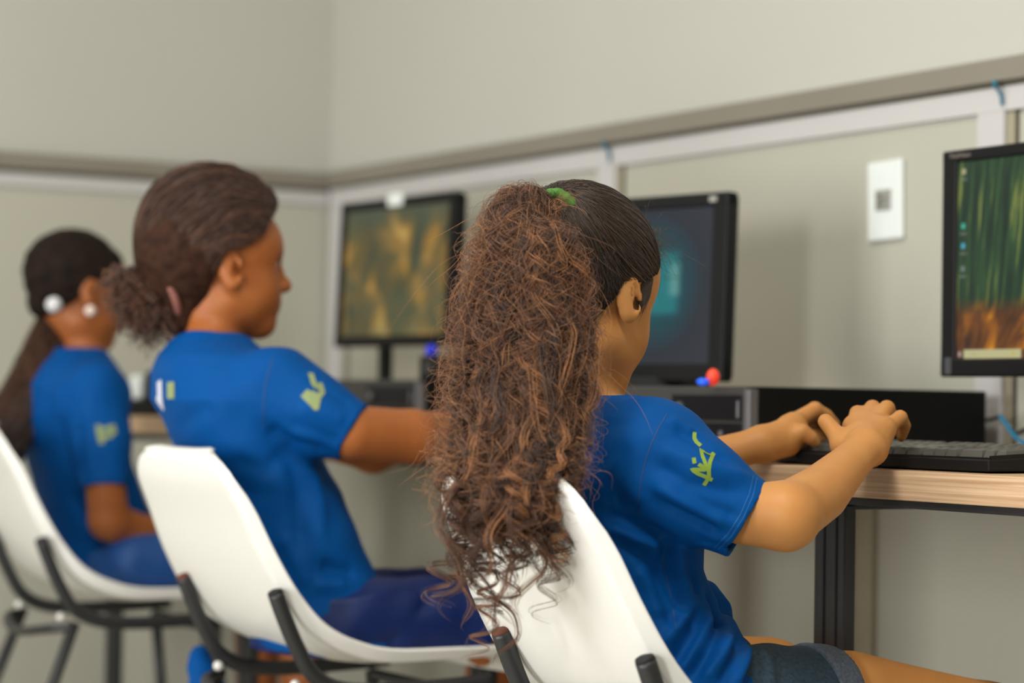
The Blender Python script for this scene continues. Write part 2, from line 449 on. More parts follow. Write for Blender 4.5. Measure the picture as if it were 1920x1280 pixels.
def screen_forest():
    g = NT('bamboo_forest_screen')
    lean = g.math('ADD', g.u, g.math('MULTIPLY', g.v, -.10))
    st = g.noise(g.comb(g.math('MULTIPLY', lean, 34), g.math('MULTIPLY', g.v, 2.0)), 1.0, 4)
    green = g.ramp(st, (.32, lin(12, 28, 22)), (.47, lin(34, 62, 40)), (.58, lin(60, 100, 52)), (.70, lin(172, 176, 84)))
    big = g.noise(g.comb(g.math('MULTIPLY', g.u, 3), g.math('MULTIPLY', g.v, 2)), 1.3, 2)
    green = g.mix(g.math('MULTIPLY', big, .7), green, lin(34, 60, 38))
    gs = g.noise(g.comb(g.math('MULTIPLY', g.math('ADD', g.u, g.math('MULTIPLY', g.v, -.35)), 9), g.math('MULTIPLY', g.v, 3.4)), 1.0, 3, .6)
    grass = g.ramp(gs, (.30, lin(46, 26, 16)), (.47, lin(112, 66, 22)), (.58, lin(176, 106, 20)), (.70, lin(240, 166, 22)))
    edge = g.math('ADD', g.v, g.math('MULTIPLY', g.math('SUBTRACT', st, .5), -.12))
    k = g.ramp(edge, (.22, (1, 1, 1, 1)), (.31, (0, 0, 0, 1)))
    col = g.mix(k, green, grass)
    col = g.mix(g.math('MULTIPLY', g.rect(-1, 2, -1, .05), .75), col, lin(40, 38, 34))
    col = g.mix(g.rect(.045, .385, .004, .052), col, lin(204, 198, 148))
    col = g.mix(g.math('MULTIPLY', g.rect(.085, .13, .022, .034), .3), col, lin(120, 120, 90))
    col = g.mix(g.rect(.330, .345, .016, .040), col, lin(214, 186, 60))
    for u0, c in ((.012, lin(205, 170, 160)), (.405, lin(150, 130, 118)), (.455, lin(214, 92, 66)), (.51, lin(38, 150, 150)), (.565, lin(200, 170, 60)), (.62, lin(60, 110, 190))):
        col = g.mix(g.rect(u0, u0+.022, .012, .044, .006), col, c)
    for v0, c in ((.93, lin(190, 186, 140)), (.655, lin(70, 190, 160)), (.555, lin(80, 180, 205)), (.44, lin(120, 132, 126))):
        col = g.mix(g.rect(.022, .052, v0, v0+.035, .008), col, c)
        col = g.mix(g.math('MULTIPLY', g.rect(.014, .060, v0-.030, v0-.012, .008), .5), col, lin(150, 156, 146))
    return g.done(col, .82)

def screen_teal():
    g = NT('teal_glow_screen')
    du = g.math('MULTIPLY', g.math('SUBTRACT', g.u, .66), 1.55); dv = g.math('SUBTRACT', g.v, .52)
    rr = g.math('SQRT', g.math('ADD', g.math('MULTIPLY', du, du), g.math('MULTIPLY', dv, dv)))
    glow = g.ramp(rr, (.0, lin(16, 100, 106)), (.26, lin(10, 70, 80)), (.46, lin(40, 46, 54)), (.8, lin(50, 54, 60)))
    w = g.rect(.56, .83, .30, .74, .05)
    col = g.mix(g.math('MULTIPLY', w, .8), glow, lin(22, 128, 132))
    col = g.mix(g.math('MULTIPLY', g.rect(.74, .83, .42, .66, .04), .55), col, lin(120, 180, 168))
    col = g.mix(g.math('MULTIPLY', g.rect(.56, .83, .54, .565, .012), .5), col, lin(12, 80, 88))
    return g.done(col, .85)

def screen_gold():
    g = NT('golden_picture_screen')
    n1 = g.noise(g.comb(g.math('MULTIPLY', g.u, 4.3), g.math('MULTIPLY', g.v, 1.9)), 1.0, 2, .8)
    col = g.ramp(n1, (.34, lin(66, 72, 52)), (.47, lin(108, 92, 46)), (.56, lin(164, 122, 50)), (.68, lin(196, 164, 88)))
    n2 = g.noise(g.comb(g.math('MULTIPLY', g.u, 3), g.math('MULTIPLY', g.v, 3), 4.4), 1.2, 2)
    col = g.mix(g.ramp(n2, (.42, (0, 0, 0, 1)), (.62, (.75, .75, .75, 1))), col, lin(72, 84, 62))
    col = g.mix(g.ramp(g.v, (.80, (0, 0, 0, 1)), (.97, (.8, .8, .8, 1))), col, lin(76, 84, 66))
    return g.done(col, .92)

# ------------------------------------------------------------------ the room
WY, LX, RX, BY, CZ = 2.3116, -4.693, 1.2, -2.4, 2.7
def struct(name, bm, m, **k):
    return tag(obj(name, bm, m, world_coords=True, **k), kind='structure')
struct('floor', BX(LX-.12, RX, BY, WY+.12, -.1, 0), M_floor)
struct('ceiling', BX(LX-.12, RX, BY, WY+.12, CZ, CZ+.1), M_ceil)
RAIL_T, RAIL_B, BAND_B = .815+.497, .815+.497-.0375, .815+.497-.0375-.036     # rail top, rail underside, lower edge of the white band
# wall with the desks: plain upper wall, white profiles and thin panels below the grey rail
wr = struct('wall_right', BX(LX-.12, RX, WY, WY+.12, 0, CZ), M_wall)
wl = struct('wall_left', BX(LX-.12, LX, BY, WY, 0, CZ), M_wall)
struct('trim_1', BX(LX+.022, RX, WY-.022, WY, RAIL_B+.005, RAIL_T, .0015), M_rail)
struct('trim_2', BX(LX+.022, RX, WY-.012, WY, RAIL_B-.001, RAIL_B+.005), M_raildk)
struct('trim_3', BX(LX, LX+.022, BY, WY-.022, RAIL_B+.003, RAIL_T-.003, .0015), M_rail)
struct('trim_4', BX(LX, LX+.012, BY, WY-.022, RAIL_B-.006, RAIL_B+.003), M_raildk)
struct('trim_5', BX(LX+.014, RX, WY-.010, WY, BAND_B, RAIL_B-.001, .001), M_white)
struct('trim_6', BX(LX, LX+.010, BY, WY-.010, BAND_B+.004, RAIL_B-.006, .001), M_white)
posts = [-4.64, -3.574, -2.572, -1.57, -.57, .43]
n_trim = 7
for i, x in enumerate(posts):
    struct('trim_%d' % n_trim, BX(x-.028, x+.028, WY-.010, WY, .73, BAND_B, .001), M_white); n_trim += 1
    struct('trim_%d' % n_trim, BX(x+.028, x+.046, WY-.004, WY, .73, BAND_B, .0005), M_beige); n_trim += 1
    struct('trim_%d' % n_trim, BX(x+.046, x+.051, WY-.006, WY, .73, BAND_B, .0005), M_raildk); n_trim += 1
for i, (a, b) in enumerate(zip(posts, posts[1:])):
    obj('panel', BX(a+.052-(a+b)/2, b-.029-(a+b)/2, WY-.003-WY, 0, .73, BAND_B-.004, .001), M_panel).location = ((a+b)/2, WY, 0)
obj('panel', BX(-2.9, 2.9, -.0035, 0, .071, .728, .001), M_panel).location = (-1.75, WY, 0)
for o in [q for q in bpy.data.objects if q.name.startswith('panel')]: o.parent = wr; o.location = Vector(o.location)-wr.location
pl = obj('panel', BX(0, .003, BY-0.0, WY-.012, 0, BAND_B-.002, .001), M_panel); pl.parent = wl; pl.location = Vector((LX, 0, 0))-wl.location
# a white and a beige strip on the wall below the worktop
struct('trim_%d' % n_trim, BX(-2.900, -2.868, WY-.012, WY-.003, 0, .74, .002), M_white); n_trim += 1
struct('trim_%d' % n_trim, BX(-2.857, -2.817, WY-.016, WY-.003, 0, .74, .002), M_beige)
struct('baseboard_right', BX(LX, RX, WY-.014, WY-.0101, 0, .07, .001), M_white)

# network outlet on the wall
ow = at(1665, 376, 3.594)
t = thing('wall_outlet', 'white network outlet plate mounted on the wall panel between the two right monitors', 'outlet', (ow[0], WY-.003, ow[2]))
pm = BX(-.040, .040, -.009, 0, -.060, .060, .004, 3); bmesh.ops.rotate(pm, verts=pm.verts, cent=(0, 0, 0), matrix=Matrix.Rotation(math.radians(-1.2), 3, 'Y'))
obj('cover_plate', pm, M_plate, t, smooth=False)
pm = BX(-.017, .017, -.0115, -.008, -.015, .016, .001); obj('network_socket', pm, M_plateg, t)
pm = bmesh.new()
for a in ((-.016, -.004, .006, .010), (-.013, .010, .001, .004), (-.013, -.009, -.012, .001), (-.006, .004, -.008, -.003)): box(pm, a[0], a[1], -.0122, -.0112, a[2], a[3])
sk = obj('socket_opening', pm, mat('socket_dark', lin(105, 106, 100), .7), t)

# blue tape scraps under the rail
for px, py0, py1, lab in ((1868.5, 156, 197, 'thin blue tape scrap hanging under the grey rail above the rightmost monitor'), (1135, 268, 304, 'blurred blue tape scrap under the grey rail above the girl in the high ponytail')):
    tt = WY/((CD+CR*((px-960)/FPX))[1])
    a = at(px, py0, tt*.995); b = at(px, py1, tt*.995)
    yy = WY-.0245 if px > 1500 else WY-.0245
    bm = bmesh.new()
    path = [(0, yy+.001, a[2]+.004), (0.001, yy, a[2]-.004), (.002, yy+.0105, (a[2]+b[2])/2), (.003, yy+.0115, b[2])]
    path = catmull(path, 5); w = .009 if px > 1500 else .011
    V = []; F = []
    for i, p in enumerate(path):
        ww = w*(1-.35*i/len(path))
        V += [(a[0]+p[0]-ww/2, p[1], p[2]), (a[0]+p[0]+ww/2, p[1]-.0008, p[2]), (a[0]+p[0]+ww/2, p[1]-.0018, p[2]), (a[0]+p[0]-ww/2, p[1]-.001, p[2])]
    for i in range(len(path)-1):
        for k in range(4): F.append((4*i+k, 4*i+(k+1) % 4, 4*i+4+(k+1) % 4, 4*i+4+k))
    F += [(3, 2, 1, 0), tuple(4*len(path)-4+k for k in range(4))]
    tag(obj('tape_scrap', mesh_np(V, F), M_tape, world_coords=True), lab, 'tape')

# ------------------------------------------------------------------ desks
def desk(x0, x1, yf, zt, th, legs, label):
    xc = (x0+x1)/2
    t = thing('desk', label, 'desk', (xc, (yf+WY)/2-.01, 0))
    ox, oy = xc, (yf+WY)/2-.01
    obj('worktop', BX(x0-ox, x1-ox, yf-oy, WY-.018-oy, zt-th, zt, .0015), M_wood, t)
    fb = zt-th
    obj('front_rail', BX(x0+.01-ox, x1-.01-ox, yf+.004-oy, yf+.03-oy, fb-.0085, fb, .001), M_steel, t)
    obj('rear_rail', BX(x0+.03-ox, x1-.03-ox, WY-.09-oy, WY-.06-oy, fb-.008, fb, .001), M_steel, t)
    for lx in legs:
        b = BX(lx-.029-ox, lx+.029-ox, yf+.010-oy, yf+.026-oy, .012, fb-.0085, .003)
        for k in (-.016, .006): box(b, lx+k-ox, lx+k+.008-ox, yf+.0075-oy, yf+.011-oy, .02, fb-.012, .001)   # ribs of the pressed column
        l = obj('leg', b, M_steel, t)
        obj('leg_bracket', BX(lx-.018-ox, lx+.018-ox, yf+.026-oy, WY-.06-oy, fb-.016, fb-.0085, .002), M_steel, l)
        obj('foot_bar', BX(lx-.025-ox, lx+.025-ox, yf-.02-oy, WY-.1-oy, 0, .014, .002), M_steel, l)
    return t
desk(-2.915, -1.15, WY-.60, .815-.0658, .0325, (-2.74, -2.188, -1.30), 'long light wood desk on black legs under the big keyboard')
desk(-3.885, -2.925, WY-.60, .815-.0658+.012, .0325, (-2.99, -3.80), 'light wood desk section in front of the girl with the curly puff bun')
desk(-4.47, -3.895, WY-.60, .815-.0658+.034, .0325, (-3.96, -4.43), 'light wood desk in the corner, farthest from the camera')
ZD1, ZD2, ZD3 = .815-.0658, .815-.0658+.012, .815-.0658+.034
DY = WY-.60

# ------------------------------------------------------------------ computers
def pc_case(x0, x1, y0, y1, zb, h, label, detail=True, stub=None):
    ox, oy = (x0+x1)/2, (y0+y1)/2; w = x1-x0
    t = thing('desktop_computer', label, 'computer', (ox, oy, zb))
    hx, hy = w/2, (y1-y0)/2
    b = BX(-hx, hx, -hy+.012, hy, .003, h, .002)
    for q in range(4): cyl(b, (((q % 2)*2-1)*(hx-.03), ((q//2)*2-1)*(hy-.04), .0025), .01, .005)
    obj('case_shell', b, M_dark, t)
    obj('front_bezel', BX(-hx, hx-.011, -hy, -hy+.014, .004, h, .003), M_case, t)
    obj('bezel_edge', BX(hx-.011, hx, -hy-.001, -hy+.014, .004, h-.004, .002), M_edge, t)
    x2 = hx-.016; x1_ = x2-w*.50
    obj('drive_cover', BX(x1_, x2, -hy-.002, -hy+.002, h*.52, h*.88, .0015), M_gloss, t)
    obj('bay_cover', BX(x1_, x2, -hy-.0015, -hy+.002, h*.24, h*.49, .001), M_gloss, t)
    b = bmesh.new(); cyl(b, (x1_+.022, -hy-.004, h*.70), .007, .006, 'Y', 20); obj('power_button', b, M_edge, t)
    obj('eject_button', BX(x2-.010, x2-.005, -hy-.004, -hy, h*.56, h*.80, .001), M_edge, t)
    b = bmesh.new()
    for i in range(5): box(b, -hx+.02, -hx+w*.30, -hy-.0012, -hy+.001, h*(.3+.1*i), h*(.3+.1*i)+.002)
    obj('vent_slats', b, M_black, t); 
    b = bmesh.new(); cyl(b, (x2-.045, -hy-.0025, h*.34), .004, .003, 'Y', 16); obj('headphone_jack', b, M_edge, t)
    b = BX(x1_+.046, x1_+.058, -hy-.004, -hy, h*.13, h*.19, .001)
    obj('status_light', b, M_blud, t, label='small blue status light')
    b = BX(x1_+.034, x1_+.043, -hy-.003, -hy, h*.135, h*.185, .001)
    obj('activity_light', b, mat('amber_light', lin(150, 70, 30), .5), t, label='small amber light')
    obj('side_seam', BX(hx, hx+.0008, -hy+.055, -hy+.057, .006, h-.004), M_black, t)
    return t
PC2Y = 1.852
pc_case(-2.845, -2.522, PC2Y, 2.255, ZD1, .0945, 'slim black desktop computer lying flat under the teal monitor behind the typing hands')
pc_case(-3.86, -3.515, 1.90, 2.27, ZD2, .0935, 'slim dark desktop computer lying flat below the golden-picture monitor')

def monitor(center, w, h, yaw, tilt, bez, scr, base_z, label, neck_y=.07, depth=.045, base=True, neckw=.05, nx=0.0, br=.11):
    """center: middle of the front face; bez: side, top and bottom frame widths"""
    t = thing('monitor', label, 'monitor', (center[0], center[1], base_z), yaw)
    cz = center[2]-base_z
    hd = bpy.data.objects.new('tmp', None)
    R = Matrix.Translation((0, 0, cz)) @ Matrix.Rotation(tilt, 4, 'X')
    def add(name, bm, m, **k):
        bmesh.ops.transform(bm, matrix=R, verts=bm.verts); return obj(name, bm, m, t, **k)
    s, tp, bt = bez
    bm = bmesh.new()
    # frame: four bars around the recessed panel
    box(bm, -w/2, w/2, 0, .022, h/2-tp, h/2, .003); box(bm, -w/2, w/2, 0, .022, -h/2, -h/2+bt, .003)
    box(bm, -w/2, -w/2+s, 0.0003, .022, -h/2+.002, h/2-.002, .003); box(bm, w/2-s, w/2, 0.0003, .022, -h/2+.002, h/2-.002, .003)
    add('bezel', bm, M_black)
    add('screen', BX(-w/2+s-.001, w/2-s+.001, .0035, .008, -h/2+bt-.001, h/2-tp+.001), scr)
    bm = BX(-w/2+.003, w/2-.003, .009, .030, -h/2+.003, h/2-.003, .006, 3); box(bm, -w/2+.05, w/2-.05, .028, depth, -h/2+.04, h/2-.05, .01, 3)
    add('back_shell', bm, M_black)
    bm = BX(nx-neckw/2, nx+neckw/2, depth-.008, depth+.012, .004, cz+.02, .004); obj('stand_neck', bm, M_black, t)
    if base:
        bm = bmesh.new(); cyl(bm, (nx, .05, .008), br, .016, 'Z', 40, br-.01)
        for v in bm.verts: v.co.y = .05+(v.co.y-.05)*.8
        obj('stand_base', bm, M_black, t)
    bpy.data.objects.remove(hd)
    return t, R
F1 = screen_forest()
m1, R1 = monitor((-2.44+.189, 2.10, 1.0095), .378, .298, 0, 0, (.0285, .0165, .0235), F1, ZD1, 'black monitor showing a green bamboo forest picture with orange grass')
# maker's lettering and sticker on the frame of the near monitor
cu = bpy.data.curves.new('logo', 'FONT'); cu.body = 'ThinkVision'; cu.size = .0088; cu.extrude = .0002
lo = bpy.data.objects.new('tmp_logo', cu); COL.objects.link(lo)
bpy.context.view_layer.update()
lm = bpy.data.meshes.new_from_object(lo.evaluated_get(bpy.context.evaluated_depsgraph_get())); bpy.data.objects.remove(lo)
lm.transform(Matrix.Translation((-.174, -.0006, 1.0095-ZD1+.1385)) @ Matrix.Rotation(math.pi/2, 4, 'X'))
obj('logo', lm, mat('logo_silver', lin(130, 120, 115), .4), m1)
obj('sticker', BX(-.1785, -.166, -.0008, 0, 1.0095-ZD1-.1455, 1.0095-ZD1-.1235), mat('sticker_grey', lin(62, 64, 68), .5), m1)

c2 = at(1360, 536, 3.44)
y2 = math.radians(13)
w2, h2 = .40, .274
cc2 = c2-np.array([math.cos(y2), math.sin(y2), 0])*(w2/2)
m2, R2 = monitor((cc2[0], cc2[1], c2[2]), w2, h2, y2, math.radians(-2), (.030, .020, .026), screen_teal(), ZD1+.0945, 'black monitor with a dark screen and teal glow, beside the high ponytail', neckw=.07)
bm = BX(w2/2-.036, w2/2-.022, -.0012, 0, h2/2-.014, h2/2-.006); bmesh.ops.transform(bm, matrix=R2, verts=bm.verts); obj('logo', bm, M_plateg, m2)

c3 = at(632, 516, 4.60); y3 = math.radians(5)
w3, h3 = .392, .276
cc3 = c3+np.array([math.cos(y3), math.sin(y3), 0])*(w3/2)
m3, R3 = monitor((cc3[0], cc3[1], c3[2]), w3, h3, y3, math.radians(-2.5), (.022, .018, .020), screen_gold(), ZD3, 'black monitor in the corner showing a golden-brown picture', neckw=.026, depth=.04, nx=-.085, br=.085)
bm = BX(-.026, .022, -.003, .004, h3/2-.016, h3/2+.008, .002); bmesh.ops.transform(bm, matrix=R3, verts=bm.verts); obj('paper_label', bm, M_plate, m3, label='small white paper clipped over the top frame')

# small things on top of the computer cases and desks
def cap(px, py, tt, zb, r, h, m, label, tip=False, sx=1.0):
    p = at(px, py, tt)
    bm = bmesh.new(); bmesh.ops.create_uvsphere(bm, u_segments=20, v_segments=12, radius=1)
    for v in bm.verts: v.co = Vector((v.co.x*r*sx, v.co.y*r, (v.co.z+1)*h/2))
    if tip:
        for v in bm.verts:
            if v.co.x < -r*.5: v.co.z = v.co.z*.5+h*.3
    o = obj('pen_cap', bm, m, smooth=True); o.location = (p[0], p[1], zb)
    return tag(o, label, 'pen cap')
ZP2 = ZD1+.0945
cap(1337, 706, 3.16, ZP2, .0088, .023, M_red, 'upright red cap on the computer case behind the shoulder')
cap(1318, 716, 3.15, ZP2, .0080, .0105, M_blu, 'low bright blue cap lying beside the upright red one', True, 1.35)
sp = at(803, 700, 4.03)
t = thing('small_speaker', 'small dark speaker on the computer case beside the corner monitor, blue ball on top', 'speaker', (sp[0], sp[1]+.02, ZD2+.0935))
obj('cabinet', BX(-.030, .045, -.022, .03, 0, .040, .003), M_black, t)
bm = bmesh.new(); cyl(bm, (.006, -.0235, .020), .013, .004, 'Y', 24); obj('speaker_cone', bm, M_case, t)
bm = bmesh.new(); bmesh.ops.create_uvsphere(bm, u_segments=20, v_segments=14, radius=.0105, matrix=Matrix.Translation((-.012, -.008, .0495))); obj('knob', bm, M_blud, t, smooth=True, label='round deep blue knob')
p = at(262, 775, 4.6)
t = thing('desk_phone', 'small black and white device standing on the corner desk', 'telephone', (p[0], p[1], ZD3), .3)
obj('base', BX(-.012, .10, -.03, .04, 0, .030, .004), M_black, t)
obj('back_stand', BX(.012, .09, 0, .035, .028, .085, .004), M_black, t)
obj('handset', BX(-.022, .010, -.012, .02, .03, .078, .008, 3), M_plate, t, label='white handset')

# keyboard ----------------------------------------------------------------------------------
KX, KY = -2.172, 1.828
kb = thing('keyboard', 'black computer keyboard under the two typing hands', 'keyboard', (KX, KY, ZD1))
KW, KD = .220, .078
def wedge(bm, x0, x1, y0, y1, z0a, z0b, z1a, z1b):
    vs = [bm.verts.new(c) for c in ((x0, y0, z0a), (x1, y0, z0a), (x1, y1, z0b), (x0, y1, z0b), (x0, y0, z1a), (x1, y0, z1a), (x1, y1, z1b), (x0, y1, z1b))]
    for f in ((3, 2, 1, 0), (4, 5, 6, 7), (0, 1, 5, 4), (1, 2, 6, 5), (2, 3, 7, 6), (3, 0, 4, 7)): bm.faces.new([vs[i] for i in f])
    return vs
bm = bmesh.new(); wedge(bm, -KW, KW, -KD, KD, .002, .004, .0150, .0225)
bmesh.ops.bevel(bm, geom=bm.edges[:], offset=.0022, segments=3, affect='EDGES', profile=.5)
bd = obj('keyboard_body', bm, M_black, kb)
slope = (.0225-.0150)/(2*KD)
obj('front_lip', wedge_bm := (lambda b: (wedge(b, -KW+.002, KW-.002, -KD+.003, -KD+.016, .012, .012, .0172, .0166), b)[1])(bmesh.new()), M_case if False else M_black, kb)
# frame walls around the key wells
b = bmesh.new()
for (x0, x1) in ((-KW+.001, -KW+.004), (KW-.004, KW-.001)):
    b = bmesh.new(); wedge(b, x0, x1, -KD+.004, KD-.004, .012, .012, .0190, .0265); obj('side_rim', b, M_black, kb)
def keymesh(w, d=.0165, h=.0085):
    b = bmesh.new(); x, y = w/2, d/2; i = .0026
    lo_ = [(-x, -y, 0), (x, -y, 0), (x, y, 0), (-x, y, 0)]; hi_ = [(-x+i, -y+.0032, h), (x-i, -y+.0032, h), (x-i, y-.0012, h+.0004), (-x+i, y-.0012, h+.0004)]
    vs = [b.verts.new(c) for c in lo_+hi_]
    for f in ((3, 2, 1, 0), (4, 5, 6, 7), (0, 1, 5, 4), (1, 2, 6, 5), (2, 3, 7, 6), (3, 0, 4, 7)): b.faces.new([vs[q] for q in f])
    bmesh.ops.bevel(b, geom=[e for e in b.edges if all(v.co.z > h*.5 for v in e.verts)], offset=.0009, segments=1, affect='EDGES')
    me = bpy.data.meshes.new('key'); bmesh.ops.recalc_face_normals(b, faces=b.faces); b.to_mesh(me); b.free(); me.materials.append(M_key); return me
U = .01905; kcache = {}
rows = [
    [(1, 0)] + [(1, 2+i) for i in range(4)] + [(1, 6.5+i) for i in range(4)] + [(1, 11+i) for i in range(4)],
    [(1, i) for i in range(13)] + [(2, 13)],
    [(1.5, 0)] + [(1, 1.5+i) for i in range(12)] + [(1.5, 13.5)],
    [(1.75, 0)] + [(1, 1.75+i) for i in range(11)] + [(2.25, 12.75)],
    [(2.25, 0)] + [(1, 2.25+i) for i in range(10)] + [(2.75, 12.25)],
    [(1.25, 0), (1.25, 1.25), (1.25, 2.5), (6.25, 3.75), (1.25, 10), (1.25, 11.25), (1.25, 12.5), (1.25, 13.75)]]
nav = [[0, 1, 2], [0, 1, 2], [0, 1, 2], [], [1], [0, 1, 2]]
for ri, row in enumerate(rows):
    ry = KD-.017-ri*U-(.006 if ri else 0)
    ks = list(row)+[(1, 15.25+c) for c in nav[ri]]
    if ri: ks += [(1, 18.5+c) for c in range(3 if ri != 5 else 0)]
    if ri == 5: ks += [(2, 18.5), (1, 20.5)]
    if ri == 1: ks += [(1, 21.5)]
    for w, c in ks:
        if w not in kcache: kcache[w] = keymesh(w*U-.0016)
        o = bpy.data.objects.new('key', kcache[w]); COL.objects.link(o); o.parent = kb
        o.location = (-KW+.006+(c+w/2)*U, ry, .0145+slope*(ry+KD)); o.rotation_euler = (math.atan(slope), 0, 0)
for ri, hgt in ((2, 2), (4, 2)):
    ry = KD-.017-(ri-.0)*U-.006-U*.5
    if ('t', 2) not in kcache: kcache[('t', 2)] = keymesh(U-.0016, 2*U-.003)
    o = bpy.data.objects.new('key', kcache[('t', 2)]); COL.objects.link(o); o.parent = kb
    o.location = (-KW+.006+22*U, ry, .0145+slope*(ry+KD)); o.rotation_euler = (math.atan(slope), 0, 0)

# network cable by the wall
pts = [at(1838, 790, 3.36), at(1858, 786, 3.33), at(1876, 780, 3.30), at(1888, 796, 3.28), at(1900, 814, 3.26), at(1920, 830, 3.24), at(1950, 842, 3.2), at(2000, 846, 3.1)]
pts = [np.array([q[0], min(q[1], WY-.03), max(q[2], ZD1+.004)]) for q in pts]
t = thing('network_cable', 'bright blue network cable curling down behind the keyboard', 'cable', tuple(pts[3]))
obj('cable', tube_mesh(catmull(pts[2:], 8), .0032, 10), M_cable, t, smooth=True, world_coords=True)
obj('plug', tube_mesh(catmull(pts[:3], 6), [.0018]*4+[.003]*9, 8), M_cabledk, t, smooth=True, world_coords=True, label='dark grey end of the cable')
pts = [at(1900, 806, 3.33), at(1909, 812, 3.3), at(1920, 806, 3.27), at(1945, 800, 3.25), at(1990, 846, 3.25)]
tag(obj('dark_cable', tube_mesh(catmull([np.array([q[0], min(q[1], WY-.02), max(q[2], ZD1+.004)]) for q in pts], 8), .0028, 8), M_cabledk, smooth=True, world_coords=True), 'thin dark cable crossing behind the blue one near the wall', 'cable')

# ------------------------------------------------------------------ chairs
def make_chair(label):
    t = thing('plastic_chair', label, 'chair', (0, 0, 0), 0, 'white shell chairs at the computer desks')
    # profile of the shell in the plane x=0 (y forward, z up), from the top of the back to the front of the seat
    prof = catmull([(-.150, .7500), (-.157, .7485), (-.1630, .7425), (-.1640, .732), (-.158, .706), (-.138, .664), (-.114, .609), (-.084, .556), (-.047, .512), (.002, .483), (.060, .470), (.160, .472), (.245, .476), (.270, .466), (.280, .450)], 4)
    n = len(prof); V = []; SX = -.034
    s = np.r_[0, np.cumsum(np.linalg.norm(np.diff(prof, axis=0), axis=1))]; s /= s[-1]
    T = np.gradient(prof, axis=0); T /= np.linalg.norm(T, axis=1)[:, None]; Nn = np.stack([T[:, 1]*-1, T[:, 0]], 1)   # to the sitter's side
    Nn = np.where((Nn[:, :1]*1+Nn[:, 1:]*1) > 0, Nn, -Nn)
    us = list(np.linspace(-1, 1, 25)); us = [-1.6, -1.45, -1.3, -1.15, -1.06, -1.02]+us+[1.02, 1.06, 1.15, 1.3, 1.45, 1.6]; nu = len(us)
    for i in range(n):
        w = np.interp(s[i], [0, .30, .5, .62, .8, .94, 1], [.173, .173, .179, .181, .183, .181, .155])
        if s[i] < .5: w = min(w, np.interp(prof[i][1], [.50, .556, .609, .664, .68, .706, .72, .732, .7425, .7485, .750], [.18, .173, .168, .160, .156, .149, .142, .133, .118, .102, .088]))
        cur = np.interp(s[i], [0, .1, .4, .55, .75, 1], [.002, .004, .007, .012, .010, .006])
        L_ = np.interp(s[i], [0, .03, .06, .12, .4, .6, .8, 1], [.001, .003, .009, .014, .018, .018, .015, .010])
        for u in us:
            a = abs(u); sg = 1 if u > 0 else -1
            if a <= 1: x, lift = u*w, cur*a**2.4
            else:
                q = (a-1)/.6; al = math.radians(60); x = sg*(w+L_*q*math.cos(al)); lift = cur+L_*q*math.sin(al)
            y, z = prof[i]+Nn[i]*lift
            V.append((x+SX, y, z))
    F = [(i*nu+j, i*nu+j+1, (i+1)*nu+j+1, (i+1)*nu+j) for i in range(n-1) for j in range(nu-1)]
    sh = obj('seat_shell', mesh_np(V, F), M_chair, t, smooth=True)
    md = sh.modifiers.new('thickness', 'SOLIDIFY'); md.thickness = .0052; md.offset = 0; md.use_rim = True
    md = sh.modifiers.new('edge', 'BEVEL'); md.width = .0012; md.segments = 2; md.limit_method = 'ANGLE'; md.angle_limit = 1.0
    for sx in (-1, 1):
        x = sx*.148
        up = [(x, -.102, .572), (x, -.091, .545), (x*1.0, -.072, .505), (x, -.048, .468), (x, -.010, .448), (x, .05, .442), (x, .14, .444), (x, .215, .448)]
        fr = obj('back_post', tube_mesh(catmull(up, 6), .0105, 14), M_steel, t, smooth=True)
        obj('post_cap', tube_mesh([(x, -.1018, .5715), (x, -.1035, .5755), (x, -.1040, .5772)], [.0105, .0095, .005], 14), M_rubber if sx > 0 else mat('rust', lin(96, 52, 36), .8), fr, smooth=True)
        rl = obj('leg', tube_mesh([(x, -.045, .445), (x*1.06, -.10, .30), (x*1.16, -.20, .008)], .0095, 12), M_steel, t, smooth=True)
        obj('foot', tube_mesh([(x*1.155, -.196, .02), (x*1.162, -.203, 0.0)], .0125, 12), M_rubber, rl, smooth=True)
        rl = obj('leg', tube_mesh([(x, .19, .432), (x*1.04, .205, .30), (x*1.12, .235, .008)], .0095, 12), M_steel, t, smooth=True)
        obj('foot', tube_mesh([(x*1.115, .233, .02), (x*1.122, .236, 0.0)], .0125, 12), M_rubber, rl, smooth=True)
    lp = [(-.150, -.045, .438), (-.120, -.078, .434), (-.06, -.094, .426), (0, -.098, .422), (.06, -.094, .426), (.120, -.078, .434), (.150, -.045, .438)]
    obj('cross_bar', tube_mesh(catmull(lp, 5), .008, 10), M_steel, t, smooth=True)
    obj('cross_bar', tube_mesh([(-.148, .19, .428), (.148, .19, .428)], .008, 10), M_steel, t, smooth=True)
    for sx in (-1, 1):
        b = bmesh.new(); bmesh.ops.create_uvsphere(b, u_segments=12, v_segments=8, radius=.007, matrix=Matrix.Translation((sx*.122, -.060, .452))); obj('fixing_lug', b, M_chair, t, smooth=True)
    return t
def copy_tree(o, parent=None):
    c = o.copy(); COL.objects.link(c); c.parent = parent
    for ch in [q for q in bpy.data.objects if q.parent is o]: copy_tree(ch, c)
    return c
ch1 = make_chair('white plastic shell chair with a hanging curly ponytail over its back, nearest the camera')
CY = 1.392
bpy.context.view_layer.update()
ch2 = copy_tree(ch1); ch3 = copy_tree(ch1)
ch2['label'] = 'white plastic shell chair holding the girl with the curly puff bun'
ch3['label'] = 'white plastic shell chair in the far corner, cut by the frame edge'
ch1.location = (-2.060, CY+.004, 0); ch1.rotation_euler = (0, 0, math.radians(-2.5))
ch2.location = (-2.912, CY+.004, 0); ch2.rotation_euler = (0, 0, 0)
